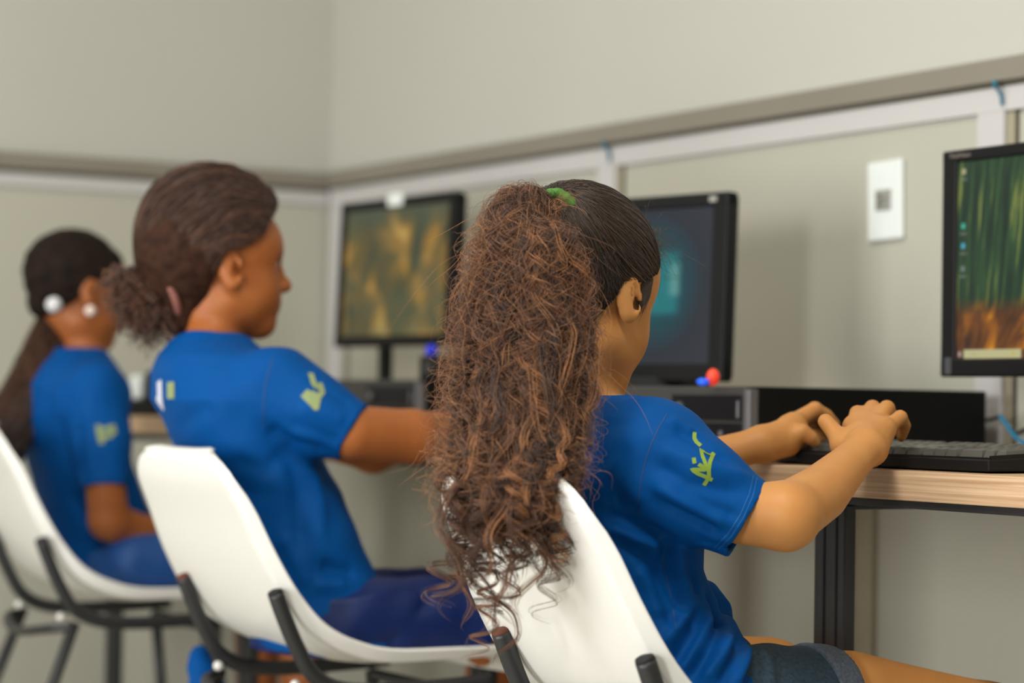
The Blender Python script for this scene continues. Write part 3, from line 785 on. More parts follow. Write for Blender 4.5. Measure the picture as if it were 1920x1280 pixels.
ch3.location = (-3.795, CY+.02, 0); ch3.rotation_euler = (0, 0, math.radians(-3.5)); ch3.scale = (1, 1, 1.028)

# ------------------------------------------------------------------ people
def head(fd, C, R, s, k=.01, ez=-.008, es=1.0):
    """a child's head in a Field: C centre (half way from crown to chin), R columns right/forward/up, s scale"""
    P = lambda x, y, z: C+R@(np.array([x, y, z])*s)
    E = lambda c, r, kk=k, op='u', RR=R: fd.ell(P(*c), np.array(r)*s, RR, kk*s, op)
    E((0, -.012, .024), (.0705, .090, .080), 0)
    E((0, .022, -.030), (.0575, .062, .070), .03)
    E((0, .030, .028), (.060, .058, .050), .03)                   # forehead
    for q in (-1, 1):
        E((q*.029, .046, -.042), (.027, .030, .030), .022)          # cheeks
        E((q*.040, .010, -.066), (.020, .036, .022), .022)        # jaw
    E((0, .040, -.060), (.038, .046, .038), .025)
    fd.cone(P(-.006, .066, -.090), P(.006, .066, -.090), .0165*s, .0165*s, .016*s)          # chin
    for q in (-1, 1): fd.cone(P(q*.046, .004, -.056), P(q*.014, .056, -.088), .014*s, .016*s, .02*s)
    fd.cone(P(0, .074, .006), P(0, .0985, -.027), .0075*s, .0085*s, .014*s)       # nose bridge
    E((0, .098, -.031), (.0105, .0095, .0085), .008)
    for q in (-1, 1):
        E((q*.0115, .088, -.034), (.0075, .009, .0065), .006)
        fd.cone(P(q*.010, .0755, .017), P(q*.033, .066, .014), .0075*s, .006*s, .012*s)   # brow
        E((q*.0285, .086, .000), (.0155, .013, .0105), .012, 's')                          # eye hollow
        E((q*.0285, .0665, -.001), (.0125, .0115, .0110), .006)                          # lids
    E((0, .074, -.056), (.022, .015, .016), .012)                                         # muzzle
    fd.cone(P(-.012, .0815, -.0535), P(.012, .0815, -.0535), .0042*s, .0042*s, .005*s)
    fd.cone(P(0, .0865, -.0545), P(0, .0850, -.0545), .0045*s, .0045*s, .005*s)
    fd.cone(P(-.010, .0805, -.0645), P(.010, .0805, -.0645), .0050*s, .0050*s, .005*s)
    fd.cone(P(0, .0850, -.0650), P(0, .083, -.0655), .0045*s, .0045*s, .005*s)
    fd.cone(P(-.020, .0815, -.0592), P(.020, .0815, -.0592), .0009*s, .0009*s, .002*s, 's')  # mouth line
    for q in (-1, 1):                                                                       # ears
        RE = R@np.array(Matrix.Rotation(q*math.radians(-24), 3, 'Z')@Matrix.Rotation(math.radians(12), 3, 'X'))
        fd.ell(P(q*.0735, -.004, ez), np.array((.0075, .0165, .0265))*s*es, RE, .005*s)
        fd.ell(P(q*.0735, -.001, ez-.018*es), np.array((.0065, .009, .010))*s*es, RE, .005*s)     # lobe
        fd.ell(P(q*.0805, .001, ez+.002), np.array((.0050, .0092, .0175))*s*es, RE, .003*s, 's')
        fd.ell(P(q*.0765, .0045, ez-.003), np.array((.0050, .0045, .008))*s*es, RE, .003*s, 's')
        fd.cone(P(q*.0775, -.004, ez+.011), P(q*.0775, -.002, ez-.010), .0018*s, .0018*s, .003*s)
    return P

def head_parts(root, P, R, s, skinm, nails=None):
    """eyes, lips and brows as parts"""
    for q in (-1, 1):
        bm = bmesh.new(); bmesh.ops.create_uvsphere(bm, u_segments=18, v_segments=12, radius=.0112*s, matrix=Matrix.Translation(P(q*.0285, .0680, -.001)))
        e = obj('eye', bm, M_eye, root, smooth=True, world_coords=True)
        bm = bmesh.new(); bmesh.ops.create_uvsphere(bm, u_segments=14, v_segments=10, radius=.0060*s, matrix=Matrix.Translation(P(q*.0285, .0748, -.001)))
        obj('iris', bm, M_iris, root, smooth=True, world_coords=True)
        path = catmull([P(q*.017, .0785, .0015), P(q*.024, .0815, .0058), P(q*.032, .0805, .0060), P(q*.040, .0735, .0020)], 5)
        obj('eyelash', tube_mesh(path, .0011*s, 6), M_iris, root, smooth=True, world_coords=True)
        path = catmull([P(q*.013, .0835, .0165), P(q*.024, .080, .0205), P(q*.036, .072, .0185), P(q*.042, .066, .0150)], 5)
        obj('eyebrow', tube_mesh(path, [.0012]+[.0022]*(len(path)-2)+[.0008], 8, .6), M_iris, root, smooth=True, world_coords=True)
    path = catmull([P(-.017, .0790, -.0592), P(-.008, .0860, -.0575), P(0, .0885, -.0583), P(.008, .0860, -.0575), P(.017, .0790, -.0592)], 5)
    obj('lips', tube_mesh(path, [.001]+[.0026]*(len(path)-2)+[.001], 8, 1.4), M_lip, root, smooth=True, world_coords=True)

def torso_fn(tab, yaw, exp_=2.2):
    """tab rows: z, cx, cy, half width, half depth; a trunk whose section follows the tables"""
    T = np.array(tab); T = T[np.argsort(T[:, 0])]; c, s_ = math.cos(yaw), math.sin(yaw)
    def fn(x, y, z):
        zz = z+0*x[:, :, :1]*0
        cx = np.interp(z, T[:, 0], T[:, 1]); cy = np.interp(z, T[:, 0], T[:, 2]); a = np.interp(z, T[:, 0], T[:, 3]); b = np.interp(z, T[:, 0], T[:, 4])
        dx, dy = x-cx, y-cy
        u, v = dx*c+dy*s_, -dx*s_+dy*c
        rr = (np.abs(u/a)**exp_+np.abs(v/b)**exp_)**(1/exp_)
        g = np.sqrt((u/a**2)**2+(v/b**2)**2)/(np.sqrt((u/a)**2+(v/b)**2)+1e-6)
        d = (rr-1)/np.maximum(g, 1e-3)*1.0
        return np.maximum(np.maximum(d, z-T[-1, 0]), T[0, 0]-z)
    lo = (T[:, 1].min()-T[:, 3].max()-.02, T[:, 2].min()-T[:, 3].max()-.02, T[0, 0]-.01)
    hi = (T[:, 1].max()+T[:, 3].max()+.02, T[:, 2].max()+T[:, 3].max()+.02, T[-1, 0]+.01)
    return fn, lo, hi

def tabpx(rows):
    """table rows given as pixel x, y of the axis, distance, half width, half depth -> world"""
    out = []
    for px, py, t, a, b in rows:
        p = at(px, py, t); out.append((p[2], p[0], p[1], a, b))
    return out

at_ = at
def tabpx2(rows):
    return tabpx([(a, b, c*.975, d, e) for a, b, c, d, e in rows])

def sleeve(fd, pts, n, k=.02, inner=.0055, depth=.022):
    """short sleeve along pts [(P, r)...], cut square at its hem and hollow there"""
    A, rA = pts[-2]; B, rB = pts[-1]; A, B = np.array(A), np.array(B); ax = (B-A)/np.linalg.norm(B-A)
    if n is not None: ax = ax*.8+np.array(n)*.2; ax /= np.linalg.norm(ax)
    for (a, ra), (b, rb) in zip(pts[:-1], pts[1:]):
        a, b = np.array(a), np.array(b); last = b is B or np.allclose(b, B)
        bb = b+ (b-a)/np.linalg.norm(b-a)*.03 if last else b
        rbb = rb+(rb-ra)*.03/np.linalg.norm(b-a) if last else rb
        def fn(x, y, z, a=a, bb=bb, ra=ra, rbb=rbb):
            d = sd_cone(x, y, z, a, bb, ra, rbb, None)
            return np.maximum(d, (x-B[0])*ax[0]+(y-B[1])*ax[1]+(z-B[2])*ax[2])
        R = max(ra, rbb); fd.put(fn, np.minimum(a, bb)-R, np.maximum(a, bb)+R, k)
    a = B-ax*depth; b = B+ax*.05
    rr = rA+(rB-rA)*.6
    fd.cone(a, b, rr-inner-.004, rB-inner, 0, 's')
    return B, ax

def strands_mesh(paths, rad, tint, sides=3):
    """paths (n, m, 3) -> hair curves with a tint per strand; rad (n,)"""
    n, m, _ = paths.shape
    h = bpy.data.hair_curves.new('strands'); h.add_curves([m]*n)
    h.points.foreach_set('position', np.asarray(paths, np.float32).ravel())
    taper = np.ones(m); taper[-4:] = [.85, .65, .4, .15]
    r = (np.asarray(rad)[:, None]*taper[None, :]).astype(np.float32)
    h.points.foreach_set('radius', r.ravel())
    a = h.attributes.new('tint', 'FLOAT', 'POINT'); a.data.foreach_set('value', np.repeat(tint, m).astype(np.float32))
    return h

def scalp_paths(A, T, c, e, lift, tt, noise, g, base):
    """hair lying on an ellipsoid (head coordinates): great arcs from the hairline points A to the tie T"""
    a = (A-c)/e; a /= np.linalg.norm(a, axis=1)[:, None]; b = (T-c)/e; b = b/np.linalg.norm(b); b = b[None, :]+g.normal(size=a.shape)*.08; b /= np.linalg.norm(b, axis=1)[:, None]
    way = np.stack([np.sign(a[:, 0])*np.clip(np.abs(a[:, 0])*1.1, .12, .75), np.full(len(a), -.35), np.full(len(a), .10)], 1); way[:, 2] += np.clip(a[:, 2], -.2, 1)*1.0; way[:, 1] += np.clip(a[:, 1], 0, 1)*.25
    way /= np.linalg.norm(way, axis=1)[:, None]
    w = (1-tt)**2*a[:, None, :]+2*tt*(1-tt)*1.1*way[:, None, :]+tt**2*b[:, None, :]
    w = w+g.normal(size=(len(a), 1, 3))*noise*np.sin(tt*math.pi); w /= np.linalg.norm(w, axis=-1, keepdims=True)
    return c+w*(e+lift)

def set_tint(me, v=.5):
    a = me.attributes.new('tint', 'FLOAT', 'POINT'); a.data.foreach_set('value', np.full(len(me.vertices), v, np.float32)); return me

def bvh_of(o):
    me = o.data; off = Vector((0, 0, 0)); q = o
    while q is not None: off += Vector(q.location); q = q.parent
    return BVHTree.FromPolygons([v.co+off for v in me.vertices], [tuple(p.vertices) for p in me.polygons])

def on_cloth(bvh, px, py):
    """where the cloth is, at the spot a mark has in the photograph"""
    d = Vector(CD+CR*((px-960)/FPX)-CU*((py-640)/FPX)).normalized()
    h = bvh.ray_cast(Vector(EYE), d)
    return (np.array(h[0]), np.array(h[1])) if h[0] is not None else None

def ribbon(bvh, pix, w, lift=.0006, step=3.0, closed=False):
    """a flat printed or stitched line lying on the cloth"""
    P = []
    pix = np.array(pix, float)
    for a, b in zip(pix[:-1], pix[1:]):
        n = max(2, int(np.linalg.norm(b-a)/step))
        for s in np.linspace(0, 1, n, endpoint=False): P.append(a+(b-a)*s)
    P.append(pix[-1]); H = [on_cloth(bvh, *p) for p in P]; H = [h for h in H if h is not None]
    if len(H) < 2: return [], []
    C = np.array([h[0] for h in H]); N = np.array([h[1] for h in H])
    N = np.where((N@CD)[:, None] > 0, -N, N)
    keep = [0]
    for i in range(1, len(C)):
        if np.linalg.norm(C[i]-C[keep[-1]]) > 1e-4: keep.append(i)
    C, N = C[keep], N[keep]
    if len(C) < 2: return [], []
    T = np.gradient(C, axis=0); T /= np.linalg.norm(T, axis=1)[:, None]+1e-9
    S = np.cross(T, N); S /= np.linalg.norm(S, axis=1)[:, None]+1e-9
    w = w if np.ndim(w) else np.full(len(C), w)
    C = C+N*lift; e = T*w[0]*.4; C[0] -= e[0]; C[-1] += e[-1]
    V = np.empty((len(C)*2, 3)); V[0::2] = C-S*w[:, None]/2; V[1::2] = C+S*w[:, None]/2
    return V.tolist(), [(2*i, 2*i+1, 2*i+3, 2*i+2) for i in range(len(C)-1)]

def press_folds(o, folds, k=1.0):
    """raise and sink creases on cloth, each along a line seen in the photograph: (points, half width, height)"""
    me = o.data; off = np.zeros(3); q = o
    while q is not None: off += np.array(q.location); q = q.parent
    n = len(me.vertices); V = np.empty(n*3); me.vertices.foreach_get('co', V); V = V.reshape(-1, 3)
    N = np.array([v.normal for v in me.vertices]); D = np.zeros(n); b = bvh_of(o)
    for pix, w, amp in folds:
        H = []
        for p, q_ in zip(pix[:-1], pix[1:]):
            for s_ in (0, .5): H.append(on_cloth(b, p[0]+(q_[0]-p[0])*s_, p[1]+(q_[1]-p[1])*s_))
        H.append(on_cloth(b, *pix[-1])); H = [h[0] for h in H if h is not None]
        if len(H) < 2: continue
        H = np.array(H)-off; best = np.full(n, 1e3); par = np.zeros(n); L = len(H)-1
        sel = np.all((V > H.min(0)-3*w) & (V < H.max(0)+3*w), axis=1); W = V[sel]; bd = np.full(len(W), 1e3); bp = np.zeros(len(W))
        for i in range(L):
            a, c = H[i], H[i+1]; e = c-a; h = np.clip((W-a)@e/max(e@e, 1e-9), 0, 1); d = np.linalg.norm(W-a-h[:, None]*e, axis=1)
            m_ = d < bd; bd[m_] = d[m_]; bp[m_] = (i+h[m_])/L
        fall = np.clip(np.minimum(bp, 1-bp)*5+.25, 0, 1)
        D[sel] += k*amp*fall*np.exp(-(bd/w)**2)
    V = V+N*D[:, None]; me.vertices.foreach_set('co', V.ravel()); me.update()

def ribbons(name, bvh, lines, w, m, parent, lift=.0006, label=None):
    V, F = [], []
    for l in lines:
        v, f = ribbon(bvh, l, w, lift); F += [tuple(i+len(V) for i in q) for q in f]; V += v
    if not V: return None
    return obj(name, mesh_np(V, F), m, parent, world_coords=True, label=label)

def leg_chain(fd, hip, knee, ankle, toe, r=(.058, .042, .030, .022)):
    k = .02
    mid = (np.array(knee)*.35+np.array(ankle)*.65+np.array(knee)*.0)
    fd.chain([(hip, r[0]), (knee, r[1])], k)
    calf = np.array(knee)*.7+np.array(ankle)*.3+np.array([0, -.008, 0])
    fd.chain([(knee, r[1]*.96), (calf, r[2]*1.15), (ankle, r[3])], k)
    fd.chain([(ankle, r[3]), (toe, .018)], .015)

def shoes(root, ankle, toe):
    a, t_ = np.array(ankle), np.array(toe); f = Field(axis((a[0]-.07, a[0]+.07, .006)), axis((a[1]-.09, t_[1]+.07, .006)), axis((-.01, .12, .005)))
    f.chain([((a[0], a[1]-.025, .036), .034), ((t_[0], t_[1], .030), .030)], .01); f.cone((a[0], a[1], .07), (a[0], a[1]-.005, .04), .036, .036, .02)
    f.put(lambda x, y, z: -(z-.001)+0*x+0*y, (a[0]-.1, a[1]-.1, -.02), (a[0]+.1, t_[1]+.1, .02), 0, 's') if False else None
    f.F = np.maximum(f.F, (0.002-f.a[2])[None, None, :]+0*f.F)
    return obj('shoe', f.mesh(), M_shoe, root, smooth=True, world_coords=True)

# =================================================================== the girl in front
def girl_front():
    root = thing('person', 'girl in a blue shirt with a long curly brown ponytail, typing on the keyboard', 'person', tuple(at(1235, 1275, 2.57)*np.array([1, 1, 0])+np.array([0, 0, .46])))
    HC = at(1091, 540, 2.62); s = .99
    v = at(1091, 534, 2.62)-EYE; az = math.atan2(v[1], v[0])-math.radians(40)
    R = frame(az, math.radians(-15))
    fd = Field(axis((-2.40, -1.90, .0026)), axis((1.26, 1.56, .0030), (1.56, 1.85, .0023), (1.85, 2.12, .009)), axis((-.01, .42, .012), (.42, .66, .0045), (.66, 1.09, .0024)))
    P = head(fd, HC, R, s, ez=-.014, es=.97)
    # neck and trunk
    nb = at(1120, 765, 2.60)
    fd.chain([(P(0, -.022, -.045), .038), (at(1093, 680, 2.61), .034), (at(1096, 765, 2.60), .036)], .015)
    tr = tabpx([(1120, 752, 2.60, .055, .045), (1122, 790, 2.60, .105, .060), (1128, 840, 2.60, .116, .070), (1140, 1000, 2.58, .098, .066), (1155, 1130, 2.57, .096, .062), (1215, 1290, 2.56, .112, .080), (1240, 1360, 2.56, .11, .08)])
    fn, lo, hi = torso_fn(tr, 0.0); fd.put(fn, lo, hi, .02)
    # right arm (the near one)
    sh = at(1232, 852, 2.49); el = at(1472, 968, 2.45); wr = at(1621, 842, 2.62)
    mid = at(1538, 925, 2.525)
    fd.chain([(sh, .034), (at(1300, 908, 2.475), .034), (at(1395, 962, 2.462), .0325), (el, .0335)], .012)
    fd.chain([(el, .0335), (mid, .0300), (at(1590, 872, 2.59), .0225), (wr, .0195)], .012)
    # right hand: palm, four fingers arched on to the keys, thumb off to the side
    mc = [at(1602, 800, 2.705), at(1622, 795, 2.70), at(1641, 798, 2.69), at(1657, 806, 2.675)]
    for q, r in zip(mc, (.0135, .0130, .0122, .0115)): fd.chain([(at(1622, 838, 2.63), .0165), (q, r)], .012)
    fd.chain([(at(1640, 843, 2.63), .0135), (mc[3], .0115)], .010)
    fr = .0078
    fing = [[mc[0], at(1608, 775, 2.745), at(1612, 788, 2.775), at(1614, 806, 2.785)],
            [mc[1], at(1636, 765, 2.750), at(1642, 784, 2.785), at(1644, 806, 2.795)],
            [mc[2], at(1663, 765, 2.735), at(1674, 784, 2.765), at(1677, 808, 2.770)],
            [mc[3], at(1688, 782, 2.705), at(1697, 798, 2.722), at(1690, 819, 2.728)]]
    for f_, a in zip(fing, (1.06, 1.08, 1.04, .92)):
        fd.chain([(f_[0], fr*1.32*a), (f_[1], fr*1.10*a)], .0055)
        fd.chain([(f_[1], fr*1.08*a), (f_[2], fr*.95*a), (f_[3], fr*.80*a)], .0025)
    fd.chain([(at(1604, 846, 2.635), .0145), (at(1581, 832, 2.655), .0118), (at(1563, 808, 2.67), .0098), (at(1548, 790, 2.68), .0088)], .007)
    fd.chain([(at(1580, 836, 2.65), .0118), (at(1612, 820, 2.66), .0140)], .012)
    # left arm and hand
    shl = at(1035, 838, 2.70); ell = at(1262, 902, 2.83); wrl = at(1425, 832, 2.845)
    fd.chain([(shl, .040), (ell, .032)], .02)
    fd.chain([(ell, .031), (at(1340, 858, 2.84), .0235), (wrl, .0195)], .012)
    fd.chain([(at(1432, 828, 2.845), .0185), (at(1465, 816, 2.86), .0190), (at(1490, 797, 2.875), .0150)], .012)
    fd.chain([(at(1435, 842, 2.845), .0150), (at(1478, 832, 2.86), .0150), (at(1500, 820, 2.87), .0118)], .012)
    fd.chain([(at(1480, 800, 2.875), .0140), (at(1496, 787, 2.89), .0108), (at(1528, 767, 2.905), .0090)], .008)
    fd.chain([(at(1528, 767, 2.905), .0088), (at(1550, 778, 2.915), .0076), (at(1566, 795, 2.925), .0064)], .003)
    for (a, b, c) in (((1500, 786, 2.915), (1535, 776, 2.945), (1556, 806, 2.96)), ((1498, 800, 2.93), (1528, 790, 2.965), (1545, 818, 2.975))):
        fd.chain([(at(1480, 812, 2.88), .0130), (at(*a), .0095), (at(*b), .0080), (at(*c), .0066)], .004)
    fd.chain([(at(1490, 826, 2.90), .011), (at(1512, 815, 2.925), .0075), (at(1524, 830, 2.935), .0062)], .004)
    fd.chain([(at(1476, 826, 2.855), .0125), (at(1504, 809, 2.850), .0098), (at(1520, 820, 2.852), .0086), (at(1528, 829, 2.855), .0068)], .006)   # thumb
    # legs
    hr, hl = at(1310, 1345, 2.52), at(1225, 1315, 2.70)
    kr, kl = at(1830, 1390, 2.73), at(1640, 1330, 2.90)
    kr = np.array([-2.055, 1.845, .458]); kl = np.array([-2.235, 1.82, .445])
    ar, al = np.array([-2.05, 1.79, .085]), np.array([-2.23, 1.82, .085])
    fd.chain([(at(1270, 1285, 2.70), .058), (at(1440, 1287, 2.77), .057), (kl, .047)], .02)
    fd.chain([(at(1330, 1325, 2.51), .060), (at(1590, 1322, 2.60), .059), (kr, .049)], .02)
    leg_chain(fd, at(1330, 1335, 2.51), kr, ar, ar+np.array([0, .10, -.045]), (.060, .047, .036, .024))
    leg_chain(fd, at(1270, 1290, 2.70), kl, al, al+np.array([0, .10, -.045]), (.056, .045, .036, .024))
    fd.seat(.478, 1.66)
    body = obj('body', fd.mesh(), M_skin1, root, smooth=True, world_coords=True)
    head_parts(root, P, R, s, M_skin1)
    for a_, n_ in ((ar, 0), (al, 0)): shoes(root, a_, a_+np.array([0, .10, -.045]))
    # thumb nail
    # ---- shirt
    fs = Field(axis((-2.40, -1.94, .0029)), axis((1.27, 1.74, .0029)), axis((.44, .87, .0029)))
    tb = tabpx([(1120, 741, 2.60, .050, .046), (1121, 755, 2.60, .085, .056), (1124, 778, 2.60, .122, .068), (1128, 830, 2.60, .134, .083), (1134, 900, 2.59, .132, .089), (1143, 1000, 2.58, .124, .090), (1146, 1060, 2.575, .118, .086),
                (1166, 1130, 2.57, .122, .088), (1196, 1195, 2.565, .130, .094), (1222, 1260, 2.56, .138, .102), (1240, 1340, 2.56, .140, .104)])
    fn, lo, hi = torso_fn(tb, math.radians(-4)); fs.put(fn, lo, hi, 0)
    fs.ell(at(1222, 835, 2.50), (.058, .060, .050), None, .03)
    sp = [(at(1208, 862, 2.515), .057), (at(1300, 912, 2.475), .0500), (at(1404, 975, 2.462), .0430)]
    Bh, axh = sleeve(fs, sp, None, .022)
    sleeve(fs, [(at(1040, 850, 2.705), .052), (at(1178, 886, 2.785), .042)], None, .02)
    # collar opening
    fs.cone(at(1117, 735, 2.60), at(1117, 700, 2.60), .0425, .055, .004, 's')
    # lower front bunches over the lap
    fs.chain([(at(1296, 1150, 2.55), .026), (at(1325, 1195, 2.53), .034), (at(1345, 1270, 2.50), .040)], .022)
    fs.chain([(at(1320, 1120, 2.60), .020), (at(1343, 1142, 2.59), .017), (at(1340, 1175, 2.58), .02)], .008)
    fs.chain([(at(1372, 1232, 2.56), .024), (at(1378, 1310, 2.50), .031)], .016)
    fs.chain([(at(1335, 1255, 2.46), .030), (at(1345, 1320, 2.44), .034)], .02)
    fs.waves(.0009, 34, 3, stretch=(1, 1, .7))
    fs.waves(.0010, 60, 5, lo=(-2.3, 1.36, .44), hi=(-1.95, 1.74, .66))
    fs.seat(.476, 1.66)
    shirt = obj('t_shirt', fs.mesh(), M_blue, root, smooth=True, world_coords=True)
    press_folds(shirt, [
        ([(1222, 905), (1290, 945), (1375, 985)], .010, .0050), ([(1235, 940), (1300, 972), (1350, 1000)], .008, -.0050), ([(1225, 870), (1290, 905), (1400, 925)], .008, -.0035), ([(1235, 840), (1310, 868), (1415, 900)], .008, .0030),
        ([(1262, 800), (1310, 830), (1370, 868)], .007, -.0032), ([(1255, 782), (1280, 800), (1300, 812)], .006, .003), ([(1300, 985), (1340, 1005), (1372, 1010)], .006, .003), ([(1260, 905), (1330, 950), (1385, 970)], .006, -.003),
        ([(1130, 962), (1190, 985), (1250, 1005)], .008, -.0055), ([(1140, 985), (1190, 1008), (1240, 1028)], .008, .0050), ([(1150, 1010), (1200, 1040), (1235, 1070)], .008, -.0045), ([(1255, 1010), (1245, 1060), (1262, 1110), (1290, 1150)], .008, -.0065),
        ([(1275, 1020), (1275, 1070), (1290, 1110)], .007, .0045), ([(1295, 1030), (1302, 1080), (1312, 1120)], .006, -.0035), ([(1195, 1060), (1225, 1110), (1240, 1160)], .010, .0050), ([(1225, 1060), (1240, 1120), (1270, 1180)], .008, -.0050),
        ([(1285, 1280), (1320, 1225), (1350, 1170), (1360, 1130)], .009, -.0065), ([(1262, 1250), (1295, 1195), (1320, 1140)], .008, -.0055), ([(1275, 1265), (1308, 1210), (1338, 1150)], .008, .0055), ([(1320, 1285), (1352, 1235), (1372, 1190)], .008, .0060),
        ([(1345, 1285), (1372, 1235), (1385, 1200)], .007, -.0055), ([(1375, 1285), (1395, 1240), (1402, 1215)], .007, .005), ([(1240, 1215), (1275, 1165), (1290, 1150)], .007, .005), ([(1325, 1110), (1345, 1140), (1352, 1165)], .007, -.0060),
        ([(1395, 1285), (1408, 1250), (1412, 1225)], .005, -.004), ([(1130, 800), (1180, 785), (1235, 785)], .016, -.0030), ([(1140, 860), (1180, 905), (1195, 950)], .014, .0035), ([(1150, 940), (1185, 945), (1198, 955)], .010, -.003)], 1.45)
    bv = bvh_of(shirt)
    ribbons('shirt_seam', bv, [[(1251, 775), (1236, 800), (1222, 830), (1209, 868), (1201, 905), (1198, 940), (1197, 968)], [(1238, 1005), (1242, 1050), (1252, 1090), (1262, 1140), (1268, 1180)]], .0013, M_seam, shirt, .0004)
    ribbons('hem_stitching', bv, [[(1412, 892), (1405, 925), (1388, 965), (1365, 1000), (1340, 1026)], [(1419, 895), (1412, 928), (1395, 968), (1372, 1004), (1347, 1029)]], .0006, M_stitch, shirt, .0005)
    ribbons('sleeve_print', bv, [
        [(1302, 813), (1302, 822), (1306, 829), (1312, 834)],
        [(1328, 882), (1322, 868), (1316, 853), (1314, 842), (1322, 849), (1333, 854), (1337, 851)],
        [(1337, 851), (1331, 866), (1329, 880), (1329, 892)], [(1328, 881), (1318, 875), (1310, 870), (1316, 874), (1320, 880)],
        [(1320, 880), (1308, 880), (1297, 880), (1308, 887), (1320, 892), (1333, 898)], [(1329, 892), (1325, 901), (1321, 907)], [(1301, 861), (1302, 866)]], .0040, M_print, shirt, .0007, label='lime green hand-drawn lettering on the sleeve')
    # ---- denim shorts with a turned-up cuff
    fj = Field(axis((-2.36, -1.94, .004)), axis((1.33, 1.76, .004)), axis((.40, .62, .004)))
    A, B = at(1330, 1328, 2.51), kr+np.array([0, 0, .012]); L = B-A; dirn = L/np.linalg.norm(L)
    cuff = at(1583, 1330, 2.555)
    tc = float((cuff-A)@dirn)
    def cutcone(a, b, ra, rb, c0, nrm):
        return lambda x, y, z: np.maximum(sd_cone(x, y, z, a, b, ra, rb, None), (x-c0[0])*nrm[0]+(y-c0[1])*nrm[1]+(z-c0[2])*nrm[2])
    e = A+dirn*tc
    fj.put(cutcone(A, B, .0715, .069, e, dirn), A-.09, B+.09, 0)
    A2, B2 = at(1270, 1290, 2.70), kl; d2 = (B2-A2)/np.linalg.norm(B2-A2)
    fj.put(cutcone(A2, B2, .064, .058, A2+d2*.035, d2), A2-.09, B2+.09, .01)
    fn, lo, hi = torso_fn(tabpx([(1222, 1262, 2.56, .118, .082), (1235, 1320, 2.56, .126, .090), (1245, 1390, 2.56, .122, .09)]), 0.0); fj.put(fn, lo, hi, .02)
    fj.ridge(at(1440, 1235, 2.5), at(1455, 1290, 2.46), .008, .006); fj.ridge(at(1460, 1230, 2.5), at(1480, 1290, 2.46), .007, -.005); fj.ridge(at(1430, 1225, 2.52), at(1425, 1280, 2.48), .008, .005)
    fj.waves(.0012, 60, 9)
    fj.seat(.476, 1.66)
    shorts = obj('denim_shorts', fj.mesh(), M_denim, root, smooth=True, world_coords=True)
    fc = Field(axis((-2.20, -1.93, .003)), axis((1.50, 1.72, .003)), axis((.38, .60, .003)))
    e0 = A+dirn*(tc-.030); e1 = A+dirn*(tc+.004); rr0 = .070+(.054-.070)*(tc-.03)/np.linalg.norm(L)
    fc.put(lambda x, y, z: np.maximum(np.maximum(sd_cone(x, y, z, A, B, .0745, .072, None), (x-e1[0])*dirn[0]+(y-e1[1])*dirn[1]+(z-e1[2])*dirn[2]), -((x-e0[0])*dirn[0]+(y-e0[1])*dirn[1]+(z-e0[2])*dirn[2])), e0-.09, e1+.09, 0)
    fc.cone(A, B, .0680, .0655, .003, 's'); fc.waves(.0008, 70, 4)
    obj('turned_cuff', fc.mesh(), M_denimcuff, shorts, smooth=True, world_coords=True, label='pale turned-up denim cuff')
    # ---- hair: the pulled-back part on the skull
    base = at(1048, 382, 2.588)
    fh = Field(axis((HC[0]-.13, HC[0]+.13, .0026)), axis((HC[1]-.13, HC[1]+.13, .0026)), axis((HC[2]-.09, HC[2]+.14, .0026)))
    fh.ell(P(0, -.012, .024), np.array((.0755, .0955, .0860))*s, R, 0); fh.ell(P(0, .030, .030), np.array((.064, .060, .053))*s, R, .02)
    fh.ell(P(0, -.040, -.035), np.array((.050, .046, .050))*s, R, .02); fh.chain([(P(0, -.045, .058), .022), (base, .013)], .015)
    X = [fh.a[0][:, None, None], fh.a[1][None, :, None], fh.a[2][None, None, :]]
    loc = [sum(R[i, j]*(X[i]-HC[i]) for i in range(3))/s for j in range(3)]
    lx, ly, lz = loc
    # hairline: up over the forehead, down past the temple, round the ear, to the nape
    fy = ly-np.interp(lz, [-.11, -.085, -.050, -.036, -.024, .000, .010, .030, .060, .085], [-.060, -.046, -.026, -.0215, -.019, -.014, .016, .046, .064, .095])
    side = .012*np.exp(-((lz+.012)/.016)**2)*0
    fh.F = np.maximum(fh.F, (fy+side).astype(np.float32))
    cap_ = obj('hair', set_tint(fh.mesh(), .25), M_core1d, root, smooth=True, world_coords=True)
    # strands lying on it, from the hairline to the tie
    def on_skull(p, lift):
        q = (p-HC)@R/s; c = np.array([0, -.010, .026]); e_ = np.array([.0755, .0965, .0868])+lift
        w = (q-c)/e_; w /= np.linalg.norm(w, axis=-1, keepdims=True)
        return HC+((c+w*e_)*s)@R.T
    n = 3400; m = 22
    lzv = rng.uniform(-.085, .082, n); fyv = np.interp(lzv, [-.11, -.085, -.050, -.036, -.024, .000, .010, .030, .060, .085], [-.060, -.046, -.026, -.0215, -.019, -.014, .016, .046, .064, .095])-rng.uniform(0, .012, n)
    sg = rng.choice([-1, 1], n, p=[.3, .7])
    lxv = sg*np.sqrt(np.clip(1-((fyv+.010)/.0965)**2-((lzv-.026)/.0868)**2, .0, 1))*.0755
    top = rng.random(n) < .35
    lxv = np.where(top, rng.uniform(-.05, .05, n), lxv); lzv = np.where(top, .075+rng.uniform(-.02, .01, n)-np.abs(lxv)*.3, lzv); fyv = np.where(top, .072+rng.uniform(-.025, .0, n), fyv)
    A_ = HC+(np.stack([lxv, fyv, lzv], 1)*s)@R.T
    tt = np.linspace(0, 1, m)[None, :, None]
    lift = rng.uniform(-.0002, .0028, (n, 1, 1))+.0016*np.sin(tt*9+rng.uniform(0, 6, (n, 1, 1)))*rng.uniform(0, 1, (n, 1, 1))
